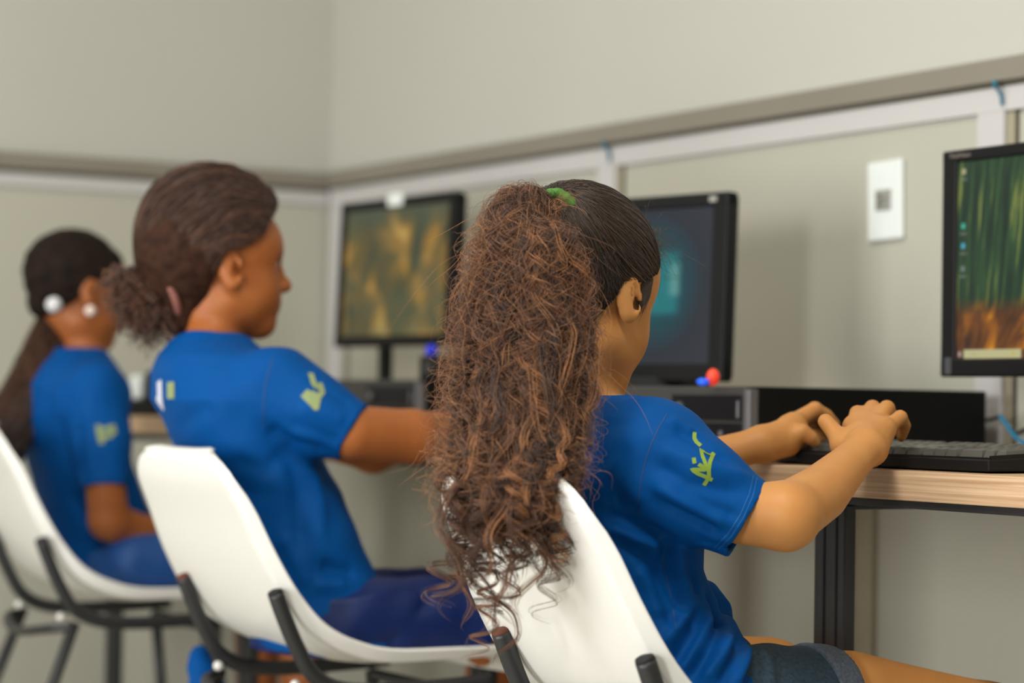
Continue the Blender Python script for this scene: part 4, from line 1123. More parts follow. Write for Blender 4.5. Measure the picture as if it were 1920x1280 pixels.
    pth = HC+(scalp_paths((A_-HC)@R/s, (base-HC)@R/s, np.array([0, -.010, .026]), np.array([.0755, .0965, .0868]), lift, tt, .05, rng, base)*s)@R.T
    end = np.clip((tt-.82)/.18, 0, 1); pth = pth*(1-end)+(base+rng.normal(size=(n, 1, 3))*.007)*end
    obj('scalp_strand', strands_mesh(pth, rng.uniform(.0002, .0004, n), rng.beta(1.6, 3, n)), M_cap1, cap_, smooth=True, world_coords=True)['kind'] = 'stuff'
    # loose frizz along the forehead
    n = 480; m = 16; tt = np.linspace(0, 1, m)[None, :, None]
    st = HC+(np.stack([rng.uniform(-.055, .060, n), rng.uniform(.045, .082, n), rng.uniform(.055, .098, n)], 1)*s)@R.T; st = on_skull(st, .001)
    dr = (R@np.array([.15, 1.0, .35]))[None, :]+rng.normal(size=(n, 3))*.7; dr /= np.linalg.norm(dr, axis=1)[:, None]
    ln = rng.gamma(2.5, .0090, n)[:, None, None]
    ph = rng.uniform(0, 6.28, (n, 1, 1)); ax1 = rng.normal(size=(n, 1, 3)); ax2 = rng.normal(size=(n, 1, 3))
    pth = st[:, None, :]+dr[:, None, :]*ln*tt+(ax1*np.sin(tt*8+ph)+ax2*np.cos(tt*7+ph))*.0026*tt-np.array([0, 0, 1])*ln*.45*tt**2
    obj('frizz_strand', strands_mesh(pth, rng.uniform(.00009, .00017, n), rng.uniform(.6, 1, n)), M_cap1, cap_, smooth=True, world_coords=True)['kind'] = 'stuff'
    # short hair in front of the ear
    n = 260; m = 10; tt = np.linspace(0, 1, m)[None, :, None]
    q0 = np.stack([np.full(n, .0705), rng.uniform(.018, .034, n), rng.uniform(.000, .022, n)], 1); q1 = q0+np.stack([rng.uniform(-.002, .000, n), rng.uniform(-.004, .004, n)-.006, -rng.uniform(.012, .034, n)], 1)
    q1[:, 0] = .0685; pp = q0[:, None, :]*(1-tt)+q1[:, None, :]*tt; pp[:, :, 0] += .0015*np.sin(tt[:, :, 0]*3.1)
    obj('sideburn_strand', strands_mesh(HC+(pp*s)@R.T, rng.uniform(.00012, .00022, n), rng.beta(1.6, 3, n)), M_cap1, cap_)['kind'] = 'stuff'
    # ---- the ponytail: a soft core and curled locks round it
    axis_px = [(1048, 388, 2.570), (1022, 396, 2.525), (988, 408, 2.480), (984, 466, 2.450), (988, 600, 2.435), (978, 740, 2.405), (960, 860, 2.36), (946, 940, 2.335)]
    AX = catmull([at(*p) for p in axis_px], 8)
    hw = np.interp(np.linspace(0, 1, len(AX)), [0, .06, .14, .28, .43, .57, .72, .86, 1], [10, 15, 22, 46, 84, 112, 119, 114, 104])*2.46/FPX
    TX = np.gradient(AX, axis=0); TX = np.stack([TX@CR, TX@CU], 1); TX = np.stack([np.convolve(np.r_[[TX[0, q]]*4, TX[:, q], [TX[-1, q]]*4], np.ones(9)/9, 'valid') for q in (0, 1)], 1); TX /= np.linalg.norm(TX, axis=1)[:, None]
    SD = CR[None, :]*(-TX[:, 1:])+CU[None, :]*TX[:, :1]
    fp = Field(axis((-2.36, -1.96, .004)), axis((1.10, 1.45, .004)), axis((.66, 1.09, .004)))
    cf = np.interp(np.linspace(0, 1, len(AX)), [0, .2, .45, 1], [.3, .45, .62, .60])
    for i in range(16, len(AX)-1, 2):
        j = min(i+2, len(AX)-1)
        fp.cone(AX[i], AX[j], hw[i]*cf[i], hw[j]*cf[j], .01, flat=(CD, .55))
    fp.waves(.0022, 95, 11); fp.waves(.0018, 170, 12)
    pony = obj('ponytail', set_tint(fp.mesh()), M_core1, cap_, smooth=True, world_coords=True)
    def locks(ncl, per, lenr, seed, rad=(.00024, .00044), spread=1.0, amp=(.0035, .0085), wl=(.028, .050), shell=.45, m=84, clump=.0032, tintc=(.45, .20), endamp=1.0, fuz=.35, sxb=0.0):
        g = np.random.default_rng(seed); out = []; tn = []; rd = []
        G_ = np.random.default_rng(77); K = 44; lt = G_.uniform(0, 2*math.pi, K); lq = np.sqrt(G_.uniform(.2, 1, K)); lph = G_.uniform(0, 6.28, (K, 2)); ltn = G_.normal(0, .12, K)
        for c in range(ncl):
            # cross-section spot of the lock: more of them near the outside
            th = g.uniform(0, 2*math.pi); q = math.sqrt(g.uniform(shell**2, 1))*spread
            bi = None
            if per > 3:                                          # clumps gather into a few dozen larger locks
                bi = g.integers(K); th = lt[bi]+g.normal()*.13; q = min(1.05, max(.2, lq[bi]*.5+q*.5+g.normal()*.03))*1.0
            end = g.uniform(*lenr)
            a = g.uniform(*amp); w = g.uniform(*wl); ph = g.uniform(0, 6.28); hand = g.choice([-1, 1]); tc_ = g.normal(*tintc)+(ltn[bi] if bi is not None else 0); drift = g.normal(size=2)*.006
            for k_ in range(per):
                L_ = end*g.uniform(.93, 1.02); sidx = np.linspace(0, L_, m)
                base_i = np.clip(sidx, 0, 1)*(len(AX)-1)
                C_ = np.stack([np.interp(base_i, np.arange(len(AX)), AX[:, i]) for i in range(3)], 1)
                ext = np.clip(sidx-1, 0, None)[:, None]*.30
                C_ = C_+ext*np.array([-.10, -.03, -1.0])*.95
                H_ = np.interp(base_i, np.arange(len(AX)), hw)
                sx = math.cos(th)*q+sxb; sy = math.sin(th)*q*.60
                root_f = np.clip(sidx/.10, .15, 1)**.7; S_ = np.stack([np.interp(base_i, np.arange(len(AX)), SD[:, i]) for i in range(3)], 1)
                off = (S_*(sx*H_)[:, None]+CD[None, :]*(sy*H_)[:, None])
                arc = np.r_[0, np.cumsum(np.linalg.norm(np.diff(C_, axis=0), axis=1))]
                phs = hand*2*math.pi*arc/w*(1+.12*np.sin(arc*30+ph))+ph+g.normal()*fuz
                am = a*np.clip(sidx/.14, .12, 1)*(1+endamp*np.clip((sidx-.8)/.45, 0, 1.2))
                hel = S_*(np.cos(phs)*am)[:, None]+CD[None, :]*(np.sin(phs)*am)[:, None]+CU[None, :]*(np.sin(phs*.5+ph)*am*.35)[:, None]
                tight = 1-.1*np.clip((sidx-.7)/.5, 0, 1)
                jit = g.normal(size=3)*clump; jw = np.sin(arc*g.uniform(60, 140)+g.uniform(0, 6))*g.uniform(.0003, .0011)
                dd = (CR*drift[0]+CU*drift[1])[None, :]*sidx[:, None]
                if bi is not None:
                    env = np.clip(sidx/.2, 0, 1)*.0052; dd = dd+S_*(np.sin(arc*56+lph[bi, 0])*env)[:, None]+CD[None, :]*(np.sin(arc*49+lph[bi, 1])*env)[:, None]
                out.append(C_+off+hel+dd+jit[None, :]*(tight*root_f)[:, None]+CR[None, :]*jw[:, None]); tn.append(tc_+g.normal()*.10); rd.append(g.uniform(*rad))
        return np.array(out), np.array(rd), np.clip(np.array(tn), 0, 1)
    n_all = []
    for args in (dict(ncl=400, per=14, lenr=(.74, 1.05), seed=21, m=96, shell=.5, amp=(.0030, .0064), wl=(.038, .062), clump=.0023, rad=(.00016, .00031), tintc=(.41, .27), fuz=.28),
                 dict(ncl=150, per=6, lenr=(.35, .98), seed=27, m=80, shell=.9, spread=1.07, amp=(.0035, .0085), wl=(.030, .050), clump=.0034, rad=(.00013, .00022), tintc=(.6, .2)),
                 dict(ncl=85, per=15, lenr=(.98, 1.26), seed=22, spread=.95, amp=(.0050, .0090), wl=(.042, .062), clump=.0022, endamp=.6, shell=.2, m=110, tintc=(.56, .16), fuz=.2, rad=(.00018, .0003)),
                 dict(ncl=20, per=15, lenr=(1.15, 1.40), seed=33, spread=.8, amp=(.0065, .0105), wl=(.045, .062), clump=.0018, endamp=.5, shell=.2, m=120, tintc=(.6, .15), fuz=.18, rad=(.00018, .0003), sxb=-.1),
                 dict(ncl=6, per=13, lenr=(1.38, 1.58), seed=29, spread=.45, sxb=-.22, amp=(.007, .0105), wl=(.046, .060), clump=.0015, endamp=.4, shell=.1, m=130, tintc=(.62, .15), fuz=.15, rad=(.00018, .0003)),
                 dict(ncl=520, per=1, lenr=(.3, 1.2), seed=23, rad=(.00008, .00015), spread=1.20, amp=(.004, .014), shell=.85, m=90, tintc=(.65, .15))):
        p_, r_, t_ = locks(**args); n_all.append((p_, r_, t_))
    for p_, r_, t_ in n_all:
        obj('curly_strand', strands_mesh(p_, r_, t_), M_hair1, pony, smooth=True, world_coords=True)['kind'] = 'stuff'
    # halo of fly-away hairs off the top and the outer side
    g = np.random.default_rng(31); n = 900; m = 16; tt = np.linspace(0, 1, m)[None, :, None]
    idx = g.integers(3, len(AX)-6, n); side_ = np.where(g.random(n) < .8, -1, 1)
    st = AX[idx]+CR[None, :]*(side_*hw[idx]*g.uniform(.75, 1.0, n))[:, None]+CD[None, :]*(g.uniform(-.03, .03, n))[:, None]
    topm = idx < 14; st[topm] += CU*(g.uniform(0, .012, topm.sum()))[:, None]
    dr = CR[None, :]*(side_*g.uniform(.3, 1.1, n))[:, None]+CU[None, :]*(g.uniform(-1.0, .5, n)+topm*.7)[:, None]+CD[None, :]*g.normal(size=n)[:, None]*.4
    dr /= np.linalg.norm(dr, axis=1)[:, None]; ln = g.gamma(2.6, .0085, n)[:, None, None]; ph = g.uniform(0, 6.28, (n, 1, 1)); a1 = g.normal(size=(n, 1, 3)); a2 = g.normal(size=(n, 1, 3))
    pth = st[:, None, :]+dr[:, None, :]*ln*tt+(a1*np.sin(tt*7+ph)+a2*np.cos(tt*9+ph))*.0035*tt-np.array([0, 0, 1])*ln*.6*tt**2
    obj('flyaway_strand', strands_mesh(pth, g.uniform(.00010, .00019, n), g.uniform(.5, 1, n)), M_hair1, pony, smooth=True, world_coords=True)['kind'] = 'stuff'
    # green scrunchie: a ring of puffed lobes round the tie point
    fg = Field(axis((base[0]-.06, base[0]+.06, .0018)), axis((base[1]-.06, base[1]+.06, .0018)), axis((base[2]-.05, base[2]+.05, .0018)))
    ctr = at(1047, 391, 2.568); dirp = -.50*CR-.55*CU-.67*CD; dirp /= np.linalg.norm(dirp)
    u_ = np.cross(dirp, [0, 0, 1.0]); u_ /= np.linalg.norm(u_); v_ = np.cross(dirp, u_)
    for i in range(13):
        a = 2*math.pi*i/13; q = ctr+(0.0185*math.cos(a)*u_+0.0185*math.sin(a)*v_); fg.ell(q, (.0064+.001*(i % 2),)*3, None, .003)
    fg.waves(.0006, 500, 3)
    obj('scrunchie', fg.mesh(), M_scr, root, smooth=True, world_coords=True, label='green scrunchie')
    return root

# =================================================================== the girl in the middle
def girl_middle():
    at = lambda px, py, t: at_(px, py, t*.975)
    root = thing('person', 'girl in a blue shirt with dark hair in a curly puff bun, seen in profile', 'person', tuple(at(600, 1240, 3.40)*np.array([1, 1, 0])+np.array([0, 0, .47])))
    HC = at(414, 492, 3.48); s = .96
    v = HC-EYE; az = math.atan2(v[1], v[0])-math.radians(76)
    R = frame(az, math.radians(-1))
    fd = Field(axis((-3.34, -2.80, .0042)), axis((1.16, 1.86, .0042)), axis((-.01, .42, .012), (.42, 1.16, .0040)))
    P = head(fd, HC, R, s, ez=-.012, es=1.15)
    nb = at(396, 660, 3.44)
    fd.chain([(P(0, -.018, -.045), .040), (at(398, 615, 3.46), .0365), (nb, .040)], .018)
    tr = tabpx2([(400, 650, 3.43, .055, .045), (405, 690, 3.42, .115, .065), (425, 760, 3.41, .125, .075), (505, 950, 3.41, .11, .078), (560, 1080, 3.40, .115, .085), (610, 1210, 3.39, .125, .090)])
    fn, lo, hi = torso_fn(tr, 0.0); fd.put(fn, lo, hi, .02)
    el = at(772, 818, 3.36)
    fd.chain([(at(525, 745, 3.33), .036), (at(600, 780, 3.31), .037), (at(660, 810, 3.30), .0365), (el, .036)], .012)
    wr = at(925, 800, 3.56)
    fd.chain([(el, .0345), (at(850, 812, 3.46), .031), (wr, .020)], .012)
    fd.chain([(wr, .019), (at(955, 790, 3.62), .021)], .01)
    for i in range(4):
        b = at(950+i*7, 788+i*3, 3.64-.012*i); fd.chain([(b, .0095), (b+np.array([0, .032, .004]), .0082), (b+np.array([0, .05, -.018]), .0068)], .003)
    fd.chain([(at(940, 800, 3.58), .011), (at(960, 806, 3.58), .0085)], .006)
    ell, wrl = at(700, 845, 3.72), at(905, 800, 3.86)
    fd.chain([(at(370, 730, 3.53), .042), (ell, .033)], .02)
    fd.chain([(ell, .032), (wrl, .020), (at(935, 795, 3.92), .021)], .012)
    for i in range(4):
        b = at(930+i*7, 792+i*3, 3.94-.012*i); fd.chain([(b, .0095), (b+np.array([0, .032, .004]), .0082), (b+np.array([0, .05, -.018]), .0068)], .003)
    kr, kl = np.array([-2.885, 1.82, .505]), np.array([-3.09, 1.82, .51])
    ar, al = np.array([-2.885, 1.80, .085]), np.array([-3.09, 1.80, .085])
    h1, h2 = at(640, 1178, 3.32), at(560, 1160, 3.48)
    leg_chain(fd, h1, kr, ar, ar+np.array([0, .10, -.045]), (.062, .050, .040, .026)); leg_chain(fd, h2, kl, al, al+np.array([0, .10, -.045]), (.062, .050, .040, .026))
    fd.seat(.478, 1.66)
    obj('body', fd.mesh(), M_skin2, root, smooth=True, world_coords=True)
    head_parts(root, P, R, s, M_skin2)
    for a_ in (ar, al): shoes(root, a_, a_+np.array([0, .10, -.045]))
    fs = Field(axis((-3.28, -2.76, .0036)), axis((1.16, 1.66, .0036)), axis((.48, .96, .0036)))
    tb = tabpx2([(398, 620, 3.44, .046, .044), (398, 640, 3.44, .072, .056), (402, 668, 3.43, .118, .074), (408, 700, 3.42, .135, .087), (418, 750, 3.41, .140, .092), (455, 830, 3.41, .136, .092), (505, 920, 3.41, .130, .092),
                (535, 1000, 3.40, .130, .096), (556, 1060, 3.40, .134, .098), (585, 1130, 3.39, .138, .100), (615, 1215, 3.38, .140, .092)])
    fn, lo, hi = torso_fn(tb, math.radians(-6)); fs.put(fn, lo, hi, 0)
    fs.ell(at(520, 722, 3.32), (.055, .056, .050), None, .03)
    sleeve(fs, [(at(520, 745, 3.33), .060), (at(590, 775, 3.31), .050), (at(664, 812, 3.30), .0415)], None, .022)
    sleeve(fs, [(at(370, 730, 3.54), .052), (at(520, 790, 3.62), .044)], None, .02)
    fs.cone(P(0, -.034, -.085)*.4+at(402, 615, 3.45)*.6, at(400, 585, 3.45), .047, .065, .004, 's')
    fs.waves(.0016, 30, 6)
    fs.seat(.476, 1.66)
    shirt = obj('t_shirt', fs.mesh(), M_blue, root, smooth=True, world_coords=True)
    press_folds(shirt, [([(500, 800), (545, 830), (620, 850)], .012, -.007), ([(330, 800), (400, 760)], .014, -.004), ([(540, 830), (560, 920), (560, 1030)], .012, -.006),
                    ([(430, 860), (500, 880), (540, 840)], .012, -.005), ([(580, 850), (600, 940), (600, 1020)], .012, .006), ([(560, 760), (650, 790)], .009, .004), ([(540, 790), (640, 830)], .010, -.004),
                    ([(600, 1060), (670, 1075)], .011, -.008), ([(590, 1100), (650, 1095)], .010, .006), ([(530, 1000), (580, 1100)], .012, .005), ([(590, 720), (660, 760)], .008, -.003)])
   
    bv = bvh_of(shirt)
    ribbons('shirt_seam', bv, [[(512, 672), (500, 710), (494, 750), (493, 800)]], .0018, M_seam, shirt, .0005)
    ribbons('sleeve_print', bv, [[(583, 703), (589, 722), (600, 728)], [(600, 722), (604, 735), (596, 745), (586, 738)], [(571, 742), (583, 755), (592, 764)], [(592, 764), (596, 748), (586, 744), (576, 736)], [(578, 738), (590, 752)]], .0080, M_printg, shirt, .001, label='blurred yellow-green lettering on the sleeve')
    ribbons('back_print', bv, [[(300, 724), (301, 756)]], .0190, M_printw, shirt, .001, label='small white printed badge on the back of the shirt')
    ribbons('back_print', bv, [[(321, 727), (321, 736)]], .0200, M_printg, shirt, .001, label='small yellow-green printed badge on the back of the shirt')
    # navy shorts
    fj = Field(axis((-3.26, -2.80, .0046)), axis((1.32, 1.84, .0046)), axis((.43, .66, .0042)))
    for A, B, c0 in ((h1, kr, at(860, 1170, 3.45)), (h2, kl, at(800, 1165, 3.62))):
        d_ = (B-A)/np.linalg.norm(B-A); e = A+d_*float((c0-A)@d_)
        fj.put(lambda x, y, z, A=A, B=B, e=e, d_=d_: np.maximum(sd_cone(x, y, z, A, B, .070, .062, None), (x-e[0])*d_[0]+(y-e[1])*d_[1]+(z-e[2])*d_[2]), np.minimum(A, B)-.08, np.maximum(A, B)+.08, .012)
    fn, lo, hi = torso_fn(tabpx2([(600, 1110, 3.38, .122, .088), (610, 1215, 3.38, .130, .092), (610, 1240, 3.38, .125, .09)]), 0.0); fj.put(fn, lo, hi, .02)
    for p, w, a in (([(680, 1190, 3.28), (760, 1120, 3.32)], .012, .007), ([(760, 1215, 3.30), (830, 1150, 3.34)], .012, .006), ([(720, 1210, 3.28), (800, 1130, 3.32)], .010, -.006)):
        q = [at(*c) for c in p]; fj.ridge(q[0], q[1], w, a)
    fj.waves(.0022, 36, 8)
    fj.seat(.476, 1.66)
    obj('shorts', fj.mesh(), M_navy, root, smooth=True, world_coords=True)
    # hair drawn back over a full, rounded head of hair
    fh = Field(axis((HC[0]-.19, HC[0]+.12, .0034)), axis((HC[1]-.22, HC[1]+.14, .0034)), axis((HC[2]-.14, HC[2]+.16, .0034)))
    fh.ell(P(0, -.016, .040), np.array((.082, .104, .097)), R, 0); fh.ell(P(0, .026, .040), np.array((.066, .060, .058)), R, .02)
    fh.ell(P(0, -.060, .010), np.array((.072, .062, .070)), R, .03); fh.chain([(P(0, -.055, -.05), .038), (P(0, -.058, -.085), .024)], .03)
    X = [fh.a[0][:, None, None], fh.a[1][None, :, None], fh.a[2][None, None, :]]
    ly, lz = [sum(R[i, j]*(X[i]-HC[i]) for i in range(3)) for j in (1, 2)]
    hz = [-.12, -.095, -.050, -.028, -.015, .008, .022, .034, .068, .085, .110]; hy = [-.050, -.040, -.028, -.026, -.024, -.016, .022, .040, .062, .074, .100]
    fh.F = np.maximum(fh.F, (ly-np.interp(lz, hz, hy)).astype(np.float32))
    fh.waves(.0012, 120, 5)
    hair = obj('hair', set_tint(fh.mesh()), M_core2, root, smooth=True, world_coords=True)
    tie = at(318, 545, 3.47)
    g = np.random.default_rng(5); n = 1300; m = 17; tt = np.linspace(0, 1, m)[None, :, None]
    lzv = g.uniform(-.07, .118, n); fyv = np.interp(lzv, hz, hy)-g.uniform(0, .01, n); e_ = np.array([.084, .107, .099]); c_ = np.array([0, -.016, .040])
    lxv = np.sqrt(np.clip(1-((fyv-c_[1])/e_[1])**2-((lzv-c_[2])/e_[2])**2, 0, 1))*e_[0]*g.choice([-1, 1], n, p=[.25, .75])
    top = (g.random(n) < .5) & (lzv > .085); lxv = np.where(top, g.uniform(-.06, .06, n), lxv)
    A_ = HC+np.stack([lxv, fyv, lzv], 1)@R.T
    lf = g.uniform(-.002, .003, (n, 1, 1))+.0012*np.sin(tt*30+g.uniform(0, 6, (n, 1, 1)))
    pth = HC+scalp_paths((A_-HC)@R, (tie-HC)@R, c_, e_, lf, tt, .06, g, tie)@R.T; end = np.clip((tt-.8)/.2, 0, 1); pth = pth*(1-end)+(tie+g.normal(size=(n, 1, 3))*.010)*end
    obj('scalp_strand', strands_mesh(pth, g.uniform(.0004, .0009, n), g.beta(2, 2.6, n)), M_hair2, hair, smooth=True, world_coords=True)['kind'] = 'stuff'
    # the puff of curls behind the nape
    pc = at(266, 562, 3.45)
    fp = Field(axis((pc[0]-.08, pc[0]+.10, .0034)), axis((pc[1]-.09, pc[1]+.08, .0034)), axis((pc[2]-.08, pc[2]+.08, .0034)))
    fp.ell(pc, (.034, .034, .036), None, 0); fp.ell(at(290, 590, 3.45), (.022, .022, .028), None, .01); fp.ell(at(240, 545, 3.45), (.022, .022, .024), None, .01); fp.cone(at(300, 545, 3.46), tie, .022, .022, .01)
    fp.waves(.004, 150, 2)
    puff = obj('puff_bun', set_tint(fp.mesh()), M_core2, hair, smooth=True, world_coords=True)
    n = 800; m = 20; tt = np.linspace(0, 1, m)[None, :, None]
    u0 = g.normal(size=(n, 3)); u0 /= np.linalg.norm(u0, axis=1)[:, None]; cen = np.where(g.random((n, 1)) < .6, pc[None, :], at(286, 592, 3.45)[None, :]); cen = np.where(g.random((n, 1)) < .22, at(236, 540, 3.45)[None, :], cen)
    st = cen+u0*.022; ln = g.uniform(.012, .030, n)[:, None, None]; ph = g.uniform(0, 6.28, (n, 1, 1)); a1 = g.normal(size=(n, 1, 3)); a1 /= np.linalg.norm(a1, axis=2, keepdims=True); a2 = np.cross(a1, u0[:, None, :])
    pth = st[:, None, :]+u0[:, None, :]*ln*tt+(a1*np.sin(tt*12+ph)+a2*np.cos(tt*12+ph))*.0045-np.array([0, 0, 1])*ln*.5*tt**2
    obj('curl_strand', strands_mesh(pth, g.uniform(.0004, .0008, n), g.beta(2, 2, n)), M_hair2, puff, smooth=True, world_coords=True)['kind'] = 'stuff'
    c = at(318, 548, 3.44); d_ = at(340, 530, 3.47)-at(290, 550, 3.46); d_ /= np.linalg.norm(d_); u_ = np.cross(d_, [0, 0, 1.]); u_ /= np.linalg.norm(u_); v_ = np.cross(d_, u_)
    ring = [c+.032*(math.cos(a)*u_+math.sin(a)*v_) for a in np.linspace(0, 2*math.pi, 33)]
    obj('hair_tie', tube_mesh(ring, .0055, 10, caps=False), M_pink, root, smooth=True, world_coords=True, label='dusty pink hair tie')
    return root

# =================================================================== the girl in the corner
def girl_corner():
    at = lambda px, py, t: at_(px, py, t*.975)
    root = thing('person', 'girl in the far corner with a long dark low ponytail and pale round earring', 'person', tuple(at(215, 1100, 4.30)*np.array([1, 1, 0])+np.array([0, 0, .49])))
    HC = at(146, 541, 4.32); s = .93
    v = HC-EYE; az = math.atan2(v[1], v[0])-math.radians(70)
    R = frame(az, math.radians(-8))
    fd = Field(axis((-4.26, -3.72, .0050)), axis((1.24, 1.96, .0050)), axis((-.01, .42, .012), (.42, 1.15, .0050)))
    P = head(fd, HC, R, s)
    fd.chain([(P(0, -.016, -.045), .037), (at(160, 640, 4.31), .034), (at(156, 680, 4.30), .038)], .015)
    tr = tabpx2([(145, 665, 4.29, .055, .045), (142, 700, 4.28, .105, .060), (138, 760, 4.27, .115, .07), (160, 900, 4.27, .10, .072), (200, 1010, 4.27, .105, .078), (225, 1080, 4.27, .115, .085)])
    fn, lo, hi = torso_fn(tr, 0.0); fd.put(fn, lo, hi, .02)
    sh, el, wr = at(186, 752, 4.16), at(204, 975, 4.14), at(330, 992, 4.22)
    fd.chain([(at(184, 770, 4.17), .032), (at(190, 830, 4.15), .034), (at(197, 900, 4.13), .033), (el, .034)], .012)
    fd.chain([(el, .031), (at(262, 990, 4.18), .025), (wr, .019), (at(352, 990, 4.25), .020)], .012)
    for i in range(4):
        b = at(350+i*4, 985+i*5, 4.27-.01*i); fd.chain([(b, .009), (b+np.array([0, .03, 0]), .008), (b+np.array([0, .045, -.012]), .0065)], .003)
    fd.chain([(at(340, 985, 4.22), .010), (at(356, 978, 4.22), .008)], .006)
    ell, wrl = at(180, 960, 4.45), at(330, 980, 4.45)
    fd.chain([(at(95, 752, 4.40), .040), (ell, .033), (wrl, .019), (at(352, 985, 4.43), .020)], .02)
    for i in range(4):
        b = at(348+i*4, 980+i*5, 4.44-.01*i); fd.chain([(b, .009), (b+np.array([.01, .03, 0]), .008), (b+np.array([.012, .045, -.012]), .0065)], .003)
    kr, kl = np.array([-3.78, 1.84, .525]), np.array([-3.97, 1.84, .525]); ar, al = np.array([-3.78, 1.82, .085]), np.array([-3.97, 1.82, .085])
    h1, h2 = at(245, 1062, 4.18), at(200, 1055, 4.36)
    leg_chain(fd, h1, kr, ar, ar+np.array([0, .10, -.045]), (.055, .046, .038, .025)); leg_chain(fd, h2, kl, al, al+np.array([0, .10, -.045]), (.055, .046, .038, .025))
    fd.seat(.500, 1.68)
    obj('body', fd.mesh(), M_skin3, root, smooth=True, world_coords=True)
    head_parts(root, P, R, s, M_skin3)
    for a_ in (ar, al): shoes(root, a_, a_+np.array([0, .10, -.045]))
    fs = Field(axis((-4.22, -3.68, .0045)), axis((1.24, 1.76, .0045)), axis((.48, .94, .0045)))
    tb = tabpx2([(148, 650, 4.30, .044, .042), (147, 664, 4.30, .066, .052), (144, 688, 4.29, .104, .066), (140, 720, 4.28, .124, .080), (138, 780, 4.28, .124, .084), (150, 870, 4.27, .116, .084),
                (175, 950, 4.27, .116, .088), (200, 1010, 4.27, .122, .092), (222, 1085, 4.26, .126, .094)])
    fn, lo, hi = torso_fn(tb, 0.0); fs.put(fn, lo, hi, 0)
    fs.ell(at(180, 735, 4.18), (.052, .054, .050), None, .03)
    sleeve(fs, [(at(182, 745, 4.18), .055), (at(190, 830, 4.15), .046), (at(196, 915, 4.13), .0400)], None, .022)
    sleeve(fs, [(at(95, 752, 4.41), .050), (at(140, 860, 4.44), .043)], None, .02)
    fs.cone(at(150, 650, 4.31), at(150, 620, 4.31), .043, .058, .004, 's')
    fs.waves(.002, 28, 16)
    fs.seat(.476, 1.66)
    shirt = obj('t_shirt', fs.mesh(), M_blue, root, smooth=True, world_coords=True)
    press_folds(shirt, [([(150, 790), (150, 900)], .014, -.008), ([(165, 760), (172, 900)], .012, .004), ([(130, 920), (190, 1000)], .014, -.006), ([(110, 720), (105, 830)], .016, .005)])
    bv = bvh_of(shirt)
    ribbons('sleeve_print', bv, [[(184, 800), (186, 815), (190, 828)], [(190, 828), (196, 816), (205, 818), (214, 808)], [(186, 806), (200, 804), (212, 800)]], .0085, M_printg, shirt, .001, label='blurred pale green lettering on the sleeve')
    fj = Field(axis((-4.18, -3.68, .0055)), axis((1.36, 1.86, .0055)), axis((.45, .66, .005)))
    for A, B in ((h1, kr), (h2, kl)):
        d_ = (B-A)/np.linalg.norm(B-A); e = A+d_*.20
        fj.put(lambda x, y, z, A=A, B=B, e=e, d_=d_: np.maximum(sd_cone(x, y, z, A, B, .066, .056, None), (x-e[0])*d_[0]+(y-e[1])*d_[1]+(z-e[2])*d_[2]), np.minimum(A, B)-.08, np.maximum(A, B)+.08, .012)
    fn, lo, hi = torso_fn(tabpx2([(215, 1040, 4.26, .114, .084), (222, 1105, 4.26, .12, .088)]), 0.0); fj.put(fn, lo, hi, .02)
    fj.waves(.0022, 34, 8)
    fj.seat(.498, 1.68)
    obj('shorts', fj.mesh(), M_shorts3, root, smooth=True, world_coords=True)
    fh = Field(axis((HC[0]-.13, HC[0]+.13, .0036)), axis((HC[1]-.15, HC[1]+.13, .0036)), axis((HC[2]-.12, HC[2]+.13, .0036)))
    fh.ell(P(0, -.014, .025), np.array((.0765, .0965, .0865))*s, R, 0); fh.ell(P(0, .028, .030), np.array((.064, .060, .052))*s, R, .02); fh.chain([(P(0, -.05, -.03), .036), (P(0, -.070, -.045), .020)], .02)
    X = [fh.a[0][:, None, None], fh.a[1][None, :, None], fh.a[2][None, None, :]]
    ly, lz = [sum(R[i, j]*(X[i]-HC[i]) for i in range(3)) for j in (1, 2)]
    hz = [-.12, -.095, -.050, -.028, -.015, .010, .024, .045, .065, .090]; hy = [-.060, -.048, -.030, -.020, -.012, .004, .034, .052, .070, .086]
    fh.F = np.maximum(fh.F, (ly-np.interp(lz, hz, hy)).astype(np.float32)); fh.waves(.001, 130, 4)
    hair = obj('hair', set_tint(fh.mesh(), .2), M_core3, root, smooth=True, world_coords=True)
    tie = at(104, 571, 4.33)
    bm = bmesh.new(); bmesh.ops.create_uvsphere(bm, u_segments=18, v_segments=12, radius=.0135, matrix=Matrix.Translation(at(101, 571, 4.21))); 
    for v_ in bm.verts: pass
    obj('hair_tie', bm, M_tie, root, smooth=True, world_coords=True, label='white hair tie')
    AX = catmull([tie, at(92, 620, 4.31), at(68, 690, 4.27), at(38, 760, 4.24), at(8, 830, 4.22), at(-12, 880, 4.20)], 6)
    hw = np.interp(np.linspace(0, 1, len(AX)), [0, .1, .3, .6, .85, 1], [.016, .024, .035, .046, .042, .022])
    fp = Field(axis((-4.28, -3.80, .005)), axis((1.10, 1.46, .005)), axis((.66, 1.02, .0045)))
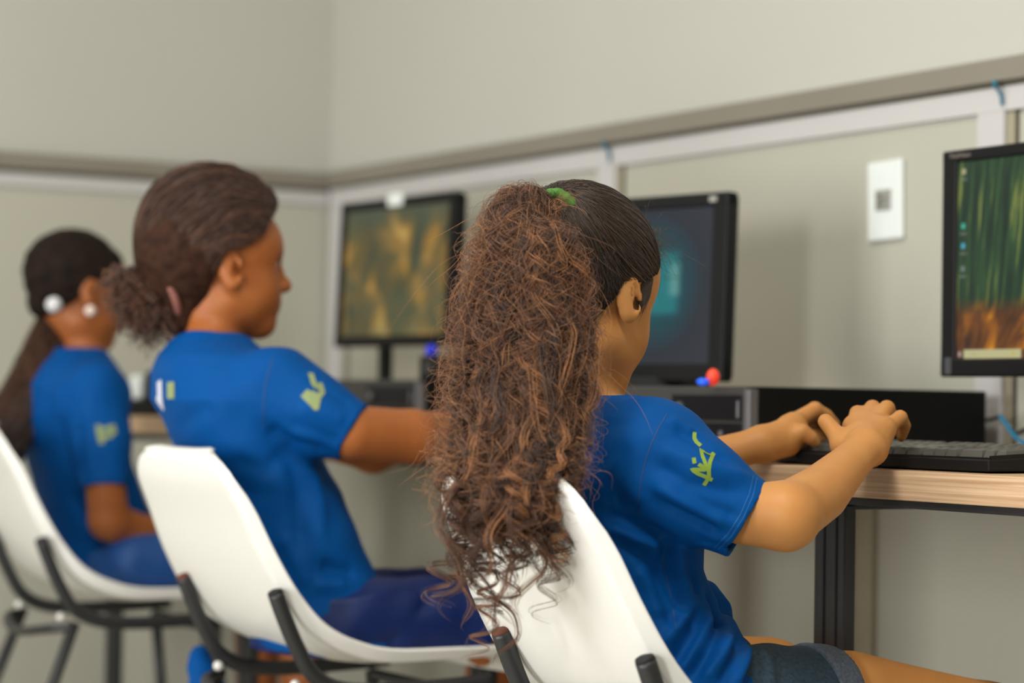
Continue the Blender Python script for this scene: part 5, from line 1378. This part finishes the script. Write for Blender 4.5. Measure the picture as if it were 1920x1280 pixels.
    for i in range(0, len(AX)-1, 2):
        j = min(i+2, len(AX)-1); fp.cone(AX[i], AX[j], hw[i]*.85, hw[j]*.85, .01, flat=(CD, .6))
    fp.waves(.003, 90, 3)
    pony = obj('ponytail', set_tint(fp.mesh()), M_core3b, hair, smooth=True, world_coords=True)
    g = np.random.default_rng(8); n = 520; m = 26; sidx = np.linspace(0, 1, m)*(len(AX)-1)
    C_ = np.stack([np.interp(sidx, np.arange(len(AX)), AX[:, i]) for i in range(3)], 1); H_ = np.interp(sidx, np.arange(len(AX)), hw)
    th = g.uniform(0, 6.28, n); q = np.sqrt(g.uniform(.4, 1.1, n)); ph = g.uniform(0, 6.28, n)[:, None]
    offx = (np.cos(th)*q)[:, None]*H_+.004*np.sin(np.linspace(0, 22, m)[None, :]+ph); offy = (np.sin(th)*q*.6)[:, None]*H_
    pth = C_[None]+offx[:, :, None]*CR+offy[:, :, None]*CD
    obj('wavy_strand', strands_mesh(pth, g.uniform(.0005, .001, n), g.beta(2, 2, n)), M_hair3, pony, smooth=True, world_coords=True)['kind'] = 'stuff'
    bm = bmesh.new(); bmesh.ops.create_uvsphere(bm, u_segments=18, v_segments=12, radius=.0095, matrix=Matrix.Translation(P(.080, .002, -.044)))
    obj('earring', bm, M_pearl, root, smooth=True, world_coords=True, label='round pale earring')
    return root

M_shorts3 = mat('royal_blue_shorts', lin(6, 72, 142), .55, bump=(900, .15, .0004))
girl_front(); girl_middle(); girl_corner()

# a blue jacket hanging low behind the middle chair
fk = Field(axis((-3.22, -2.94, .004)), axis((1.20, 1.42, .004)), axis((.26, .47, .004)))
J = at(385, 1268, 3.40)
fk.chain([(J+np.array([-.02, .0, .025]), .016), (J+np.array([.01, 0, -.03]), .034), (J+np.array([.04, .005, -.10]), .040)], .02)
fk.ridge(J+np.array([0, -.03, .02]), J+np.array([.03, -.03, -.1]), .008, -.008); fk.waves(.003, 60, 2)
tag(obj('jacket', fk.mesh(), M_blue, smooth=True, world_coords=True), 'blue jacket hanging low at the rear of the middle white chair', 'jacket')
